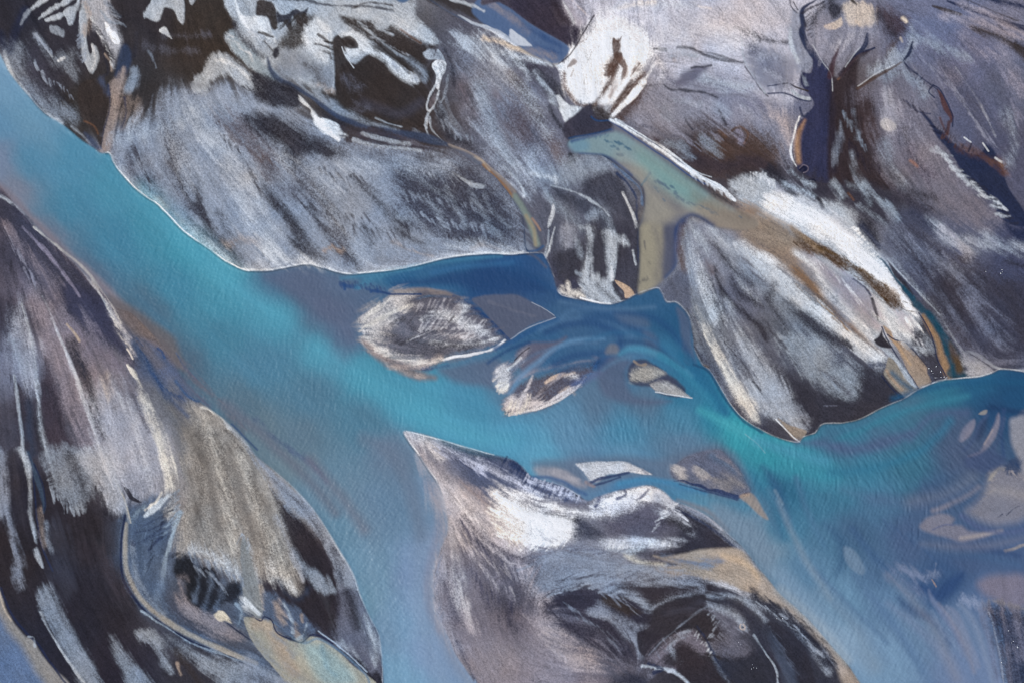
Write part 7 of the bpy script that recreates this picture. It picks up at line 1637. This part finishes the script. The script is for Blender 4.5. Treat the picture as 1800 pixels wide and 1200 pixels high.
def paint(ln, mask=None):
    global seed_n
    if ln[0] == 'x': return fringe(ln)
    seed_n += 1
    h, P = parse(ln)
    col = colour(h[1])
    lum = float(col @ np.array([.21, .72, .07]))
    if h[0] == 'p':
        soft, mode, dens = float(h[2]), h[3], float(h[4]); rest = h[5:]
        rough = 1.6 if mode == 's' else 1.0
        if soft <= 2.2: rough = 0.9
        R = sdf_poly(P, soft * 3.4 + 3 if mode != 'f' else soft + 1, rough, seed_n % 50 + 1)
    else:
        wd, soft, mode, dens = float(h[2]), float(h[3]), h[4], float(h[5]); rest = h[6:]
        R = sdf_line(P, wd, soft * 3.4 + 3 if mode != 'f' else soft + 1, min(1.0, .4 + wd / 8), seed_n % 50 + 1)
    if R is None: return
    (j0, j1, i0, i1), d = R
    sl = (slice(j0, j1), slice(i0, i1))
    a = cover(sl, d, soft, mode, dens, lum)
    if rest and rest[0] in MASKS: a = a * MASKS[rest[0]][sl]
    COL[sl] = COL[sl] * (1 - a[..., None]) + col * a[..., None]
    if rest and rest[0] == 'shl':
        WET[sl] = WET[sl] * (1 - .55 * a)
        REG.append((sl, d > 0, h, P))
    if rest and rest[0] == 'isl':
        f = sstep(0.5 + d / 6.0)
        WET[sl] = WET[sl] * (1 - f); SH[sl] = SH[sl] * (1 - sstep(0.6 + d / 10.0))
        REG.append((sl, d > 0, h, P))
REG = []
for blk in (LAND, LAND2, LAND3):
    for ln in blk.strip().splitlines(): paint(ln)
print('land', time.time() - t_start)
WREG = {}
for name, (soft, s) in WATER.items():
    (j0, j1, i0, i1), d = sdf_poly(pts(s), 10.0, 0.45, 3)
    sl = (slice(j0, j1), slice(i0, i1))
    m = np.zeros_like(XX); m[sl] = sstep(0.5 + d / (2 * soft)); MASKS[name] = m
    WREG[name] = np.zeros(XX.shape, bool); WREG[name][sl] = d > 0
    if name == 'river':
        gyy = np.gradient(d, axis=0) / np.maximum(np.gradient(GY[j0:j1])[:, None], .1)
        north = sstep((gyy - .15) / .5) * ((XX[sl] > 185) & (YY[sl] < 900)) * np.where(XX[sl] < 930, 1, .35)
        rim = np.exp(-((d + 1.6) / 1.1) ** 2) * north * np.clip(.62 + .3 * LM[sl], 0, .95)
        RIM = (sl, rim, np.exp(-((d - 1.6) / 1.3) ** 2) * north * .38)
        # the south-west and shallow shores fade out gradually
        COL = COL * (1 - m[..., None]) + WCOL * m[..., None]
    WET = np.maximum(WET, m)
    SH[sl] = np.maximum(SH[sl], sstep(0.5 + d / (20.0 if name == 'river' else 8.0)))
for blk in (WTONE, BARS, DETAIL, DETAIL2):
    for ln in blk.strip().splitlines(): paint(ln)
print('water', time.time() - t_start)
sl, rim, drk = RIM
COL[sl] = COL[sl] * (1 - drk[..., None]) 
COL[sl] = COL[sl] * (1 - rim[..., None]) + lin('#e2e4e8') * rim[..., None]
# small scale mottling of the materials themselves
LUMN = 1.0 + (1 - WET) * (0.03 * LF + 0.085 * GR + 0.025 * LM + .03 * LB + .02 * MD) + WET * (0.02 * LB + 0.015 * GR)
TONE = nz(fbm(XX, YY, 90, 4, 31))
COL = COL * np.clip(LUMN, .55, 1.6)[..., None]
TD = TONE * (1 - WET)
COL[..., 0] *= 1 + 0.04 * TD; COL[..., 2] *= 1 - 0.04 * TD
VP = (1 - WET) * sstep((fbm(XX, YY, 70, 3, 51) - .40) / .2)
VN = np.exp(-(LV / .08) ** 2) * .2 - np.exp(-((LV - .55) / .12) ** 2) * .12
COL = COL * (1 - VP * VN)[..., None]
RP = np.zeros_like(XX) + .3           # how rippled the water is
for cx, cy, rx, ry, am in ((650, 1020, 110, 230, 1.0), (1130, 750, 190, 45, .8), (1560, 830, 240, 90, .9), (1530, 1010, 190, 170, .8), (1400, 900, 120, 90, .8), (300, 480, 130, 110, .3), (560, 680, 160, 80, .3), (1640, 1130, 90, 90, .5)):
    RP += am * np.exp(-((XX - cx) / rx) ** 2 - ((YY - cy) / ry) ** 2)
RP = np.clip(RP, 0, 1.1).astype(np.float32)
gr = (COL @ np.array([.3, .5, .2], dtype=np.float32))[..., None]
wk = WET[..., None]
COL = COL * (1 - .10 * wk) + gr * (.10 * wk)
COL = COL * (1 - wk * np.array([.07, .085, .06], np.float32))
lu = np.clip(COL @ np.array([.21, .72, .07], dtype=np.float32), .004, 1)[..., None]
COL = COL * (1 + (1 - wk) * ((lu / .42) ** .11 - 1))
COL = np.clip(COL, 0.004, 0.95)
# ---------------------------------------------------------------- relief of the ground
LUM = COL @ np.array([.21, .72, .07], dtype=np.float32)
Z = (1 - SH) * (0.22 + 0.04 * LB + 0.06 * MD + 0.012 * LM + 0.008 * GR + 0.14 * np.clip(LUM * 2, 0, 1))
Z = Z + WET * RP * (0.045 * RW + 0.006 * GR) + WET * (.003 * GR + 0.012 * nz(vnoise(XX, YY, 3.6, 61)))
Z = Z.astype(np.float32)
# ---------------------------------------------------------------- which piece of ground each face belongs to
LANDREG = [
 ('sandbar', 'broad dark and silver sandbar north of the turquoise river, its long white shoreline curving right', 'sandbar', "-460,-460 705,-460 705,0 745,45 776,72 764,100 770,130 764,165 752,200 758,225 780,250 812,264 845,288 880,320 905,350 918,380 922,420 926,448 926,500 540,500 400,520 100,300 -20,100 -460,-200"),
 ('sandbar', 'grey silt slope between the thin tan stream and the milky green pool', 'sandbar', "776,72 850,85 985,112 1000,105 986,130 992,165 985,190 990,240 1010,250 1012,272 985,292 960,300 936,306 945,330 965,350 968,372 972,395 960,430 958,450 945,420 925,375 900,340 870,310 838,280 800,262 775,250 752,225 752,195 766,160 770,120 765,95"),
 ('sandbar', 'small dark sandbar with white frosted ridges west of the milky pool outlet', 'sandbar', "936,306 960,300 985,292 1010,274 1060,270 1095,285 1135,325 1140,360 1128,410 1126,480 1124,530 1075,545 975,540 955,460 962,425 972,395 968,372 965,350 945,330"),
 ('sandbar', 'large streaked sandbar with cream ridges between the brown stained flat and the deep blue bend', 'sandbar', "1186,385 1213,375 1242,384 1270,400 1350,410 1400,400 1420,405 1470,440 1560,500 1600,535 1625,545 1645,590 1668,664 1655,690 1440,790 1350,780 1250,690 1200,560 1150,530 1160,500 1180,470"),
 ('sandbar', 'long shadowy river bank in the lower left with violet and cream silt fans', 'river bank', "-460,60 -8,300 100,400 350,690 500,800 700,1200 700,1620 -460,1620"),
 ('sandbar', 'southern sandbar with a blazing white silt patch and swirled black sand', 'sandbar', "700,740 870,780 1040,850 1180,845 1300,930 1360,1005 1450,1100 1530,1200 1640,1400 1760,1640 900,1640 800,1250 740,1080 760,880"),
]
lab = np.zeros((H, Wd), np.int16)
names = [('ground', 'pale grey silt flats with brown stained channels across the upper right', 'sand flats')]
WN = {'river': ('river', 'turquoise glacial river braiding across the whole picture', 'river'),
      'pool': ('pool_water', 'milky green pool with tan shallows and small dark blue weed specks', 'pool'),
      'stream': ('stream_water', 'thin tan and olive stream winding down to the deep blue channel', 'stream'),
      'channel': ('side_channel_water', 'dull blue channel entering at the top centre', 'channel')}
for nm, lb, ct, s in LANDREG:
    r = sdf_poly(pts(s), 2.0, 0.3, 4)
    (j0, j1, i0, i1), d = r
    names.append((nm, lb, ct)); v = lab[j0:j1, i0:i1]; v[d > 0] = len(names) - 1
for k, m in WREG.items():
    names.append(WN[k]); lab[m] = len(names) - 1
ISLAB = ['rounded oval sandbar with feathery cream silt, lit white along its lower right rim', 'small feathery sandbar beside the dark blue channel',
 'low leaf shaped sandbar streaked with cream, floating above the pale water', 'flat beige shoal, upper of two pale shoals by the teal current', 'pointed beige shoal, lower of two pale shoals by the teal current',
 'white crusted bar with jagged blue underside south of the river', 'slate grey triangular bar with jagged lower edge near the teal bend', 'smooth mauve beige shoal in the blue shallows at right',
 'broad beige shoal against the right side of the blue shallows', 'pale bar at the far right below the navy channel', 'soft lilac shoal at the lower right above the dark bank', 'navy dark sand bank in the bottom right corner']
LABN = 0
for sl, m, h, P in REG:
    q = ISLAB[LABN] if LABN < len(ISLAB) else 'small pale shoal in the river'
    names.append(('sandbar', q, 'sandbar')); LABN += 1
    v = lab[sl]; v[m] = len(names) - 1
fl = lab[:-1, :-1].ravel()

def material(name, wet):
    m = bpy.data.materials.new(name); m.use_nodes = True; nt = m.node_tree; N = nt.nodes; Lk = nt.links
    b = N['Principled BSDF']
    at = N.new('ShaderNodeAttribute'); at.attribute_name = 'tone'
    tc = N.new('ShaderNodeTexCoord')
    n1 = N.new('ShaderNodeTexNoise'); n1.inputs['Scale'].default_value = 2.6 if not wet else 1.1; n1.inputs['Detail'].default_value = 4; n1.inputs['Roughness'].default_value = .7
    Lk.new(tc.outputs['Object'], n1.inputs['Vector'])
    mr = N.new('ShaderNodeMapRange'); mr.inputs['From Min'].default_value = .3; mr.inputs['From Max'].default_value = .7
    mr.inputs['To Min'].default_value = .96 if wet else .88; mr.inputs['To Max'].default_value = 1.04 if wet else 1.12
    Lk.new(n1.outputs[0], mr.inputs['Value'])
    mx = N.new('ShaderNodeVectorMath'); mx.operation = 'SCALE'
    Lk.new(at.outputs['Color'], mx.inputs[0]); Lk.new(mr.outputs[0], mx.inputs['Scale']); Lk.new(mx.outputs[0], b.inputs['Base Color'])
    bp = N.new('ShaderNodeBump'); bp.inputs['Distance'].default_value = .02 if wet else .06; bp.inputs['Strength'].default_value = .5
    Lk.new(n1.outputs[0], bp.inputs['Height']); Lk.new(bp.outputs[0], b.inputs['Normal'])
    b.inputs['Roughness'].default_value = .38 if wet else .92
    b.inputs['Specular IOR Level'].default_value = .35 if wet else .15
    return m
WK = WET[..., None]
ALB = np.array([1.10, 1.07, 1.0], np.float32) * (1 - WK) + np.array([.98, 1.0, .95], np.float32) * WK
def build_ground():
    msand = material('silty_sand', False); mwater = material('glacial_water', True)
    coords = np.stack([wx(XX), wy(YY), Z], -1).reshape(-1, 3).astype(np.float32)
    rgba = np.concatenate([np.clip(COL * ALB, 0.002, .93), np.ones((H, Wd, 1), np.float32)], -1).reshape(-1, 4).astype(np.float32)
    a = (np.arange(H - 1)[:, None] * Wd + np.arange(Wd - 1)[None]).ravel()
    quads = np.stack([a, a + Wd, a + Wd + 1, a + 1], -1)
    cnt = {}
    for k, (nm, lb, ct) in enumerate(names):
        F = quads[fl == k]
        if len(F) < 12: continue
        used, inv = np.unique(F.ravel(), return_inverse=True)
        me = bpy.data.meshes.new(nm)
        me.vertices.add(len(used)); me.vertices.foreach_set('co', coords[used].ravel())
        nf = len(F)
        me.loops.add(nf * 4); me.loops.foreach_set('vertex_index', inv.astype(np.int32).ravel())
        me.polygons.add(nf); me.polygons.foreach_set('loop_start', np.arange(0, nf * 4, 4, dtype=np.int32))
        me.polygons.foreach_set('loop_total', np.full(nf, 4, np.int32))
        me.polygons.foreach_set('use_smooth', np.ones(nf, bool))
        me.update(calc_edges=True)
        at = me.attributes.new('tone', 'FLOAT_COLOR', 'POINT'); at.data.foreach_set('color', rgba[used].ravel())
        wet = nm.endswith('water') or nm == 'river'
        me.materials.append(mwater if wet else msand)
        o = bpy.data.objects.new(nm, me); scene.collection.objects.link(o)
        o['kind'] = 'structure'; o['label'] = lb; o['category'] = ct
build_ground()
# plain beyond the detailed grid, as one ring of ground out to the horizon
def far_plain():
    x0, x1, y0, y1 = wx(GX[0]), wx(GX[-1]), wy(GY[-1]), wy(GY[0]); R = 6000.0
    v = [(x0, y0, .3), (x1, y0, .3), (x1, y1, .3), (x0, y1, .3), (-R, -R, .3), (R, -R, .3), (R, R, .3), (-R, R, .3)]
    f = [(4, 5, 1, 0), (5, 6, 2, 1), (6, 7, 3, 2), (7, 4, 0, 3)]
    me = bpy.data.meshes.new('plain'); me.from_pydata(v, [], f)
    m = bpy.data.materials.new('distant_sand'); m.use_nodes = True; nt = m.node_tree; b = nt.nodes['Principled BSDF']
    tc = nt.nodes.new('ShaderNodeTexCoord'); n = nt.nodes.new('ShaderNodeTexNoise'); n.inputs['Scale'].default_value = .012; n.inputs['Detail'].default_value = 10
    n.inputs['Distortion'].default_value = 1.5
    r = nt.nodes.new('ShaderNodeValToRGB'); r.color_ramp.elements[0].position = .4; r.color_ramp.elements[0].color = (.03, .03, .04, 1)
    r.color_ramp.elements[1].position = .62; r.color_ramp.elements[1].color = (.26, .29, .36, 1)
    nt.links.new(tc.outputs['Object'], n.inputs['Vector']); nt.links.new(n.outputs[0], r.inputs[0]); nt.links.new(r.outputs[0], b.inputs['Base Color'])
    b.inputs['Roughness'].default_value = .9
    me.materials.append(m); o = bpy.data.objects.new('plain', me); scene.collection.objects.link(o)
    o['kind'] = 'structure'; o['label'] = 'far black and grey sand plain around the river'; o['category'] = 'plain'
far_plain()
# ---------------------------------------------------------------- small pale rocks lying on the dark sand
ROCKM = bpy.data.materials.new('pale_rock'); ROCKM.use_nodes = True
_n = ROCKM.node_tree; _b = _n.nodes['Principled BSDF']; _t = _n.nodes.new('ShaderNodeTexNoise'); _t.inputs['Scale'].default_value = 4
_r = _n.nodes.new('ShaderNodeValToRGB'); _r.color_ramp.elements[0].color = (.3, .32, .36, 1); _r.color_ramp.elements[1].color = (.75, .76, .8, 1)
_n.links.new(_t.outputs[0], _r.inputs[0]); _n.links.new(_r.outputs[0], _b.inputs['Base Color']); _b.inputs['Roughness'].default_value = .8
import bmesh
def rock_mesh(seed):
    rr = random.Random(seed); bm = bmesh.new(); bmesh.ops.create_icosphere(bm, subdivisions=3, radius=1.0)
    dirs = [(rr.gauss(0, 1), rr.gauss(0, 1), rr.gauss(0, 1)) for _ in range(9)]
    for v in bm.verts:
        s = 1.0
        for d in dirs:
            L = math.sqrt(sum(q * q for q in d)); t = (v.co.x * d[0] + v.co.y * d[1] + v.co.z * d[2]) / L
            if t > .62: s = min(s, .62 / t * 1.12)          # facets cut off the lump
        s += .04 * math.sin(7 * v.co.x + seed) * math.cos(6 * v.co.y)
        v.co *= s; v.co.z *= .72
    me = bpy.data.meshes.new('rock'); bm.to_mesh(me); bm.free(); me.materials.append(ROCKM); return me
ROCKS = """1632.3,647,.62|bright white rock at the west edge of the dark spit between two brown streams
1645,643.5,.55|pale rock highest up on the dark spit between two brown streams
1637,651,.55|pale rock just below the brightest western rock on the dark spit
1639.5,655.3,.35|tiny pale rock low on the western side of the dark spit
1652.8,653,.62|round pale rock alone in the middle of the dark spit
1659.3,661.5,.62|brightest white rock near the rounded tip of the dark spit
1654,662.5,.45|dull pale rock just left of the brightest rock at the spit tip
1643.5,663.3,.42|left one of two small pale rocks on the pale corner of the spit
1646.6,663.2,.34|right one of two small pale rocks on the pale corner of the spit
1758.7,480.6,.55|bright white rock, lowest of three on the dark slope at right
1761,474.6,.45|pale rock, uppermost of three on the dark slope at right
1761.4,478.4,.33|tiny pale rock, middle of three on the dark slope at right
1732.5,477.5,.38|faint rock standing alone left of three rocks on the dark slope
1365.7,1086,.62|left rock of a pair on the black bank above the silt strip
1375.8,1086,.62|right rock of a pair on the black bank above the silt strip
1772,1107.3,.5|northernmost pale rock on the navy bank at the lower right
1780.5,1125.5,.5|pale rock just northwest of the brightest one on the navy bank
1788,1136,.75|large bright white rock, brightest one on the navy bank
1760,1163,.55|pale rock at the water edge of the navy bank
1777.8,1128.6,.33|tiny faint rock beside another rock on the navy bank
1298,1127.5,.36|upper of three tiny pale rocks on the grey silt hump
1302,1131,.34|middle of three tiny pale rocks on the grey silt hump
1297,1134,.32|lower of three tiny pale rocks on the grey silt hump
1322,1167,.42|topmost pale rock of the small cluster near the bottom edge
1325,1172.5,.36|middle pale rock of the small cluster near the bottom edge
1321,1174.5,.42|left lower pale rock of the small cluster near the bottom edge
1330,1173,.36|right pale rock of the small cluster near the bottom edge"""
def ground_z(x, y):
    return float(Z[min(np.searchsorted(GY, y), H - 1), min(np.searchsorted(GX, x), Wd - 1)])
for i, ln in enumerate(ROCKS.splitlines()):
    p, lb = ln.split('|'); x, y, s = map(float, p.split(','))
    o = bpy.data.objects.new('rock', rock_mesh(i)); scene.collection.objects.link(o)
    s *= .58
    o.location = (wx(x), wy(y), ground_z(x, y) + s * .45); o.scale = (s, s * (.8 + .3 * ((i * 7) % 5) / 5), s); o.rotation_euler = (0, 0, i * 1.3)
    o['label'] = lb; o['category'] = 'rock'; o['group'] = 'small pale rocks scattered on the dark sand'
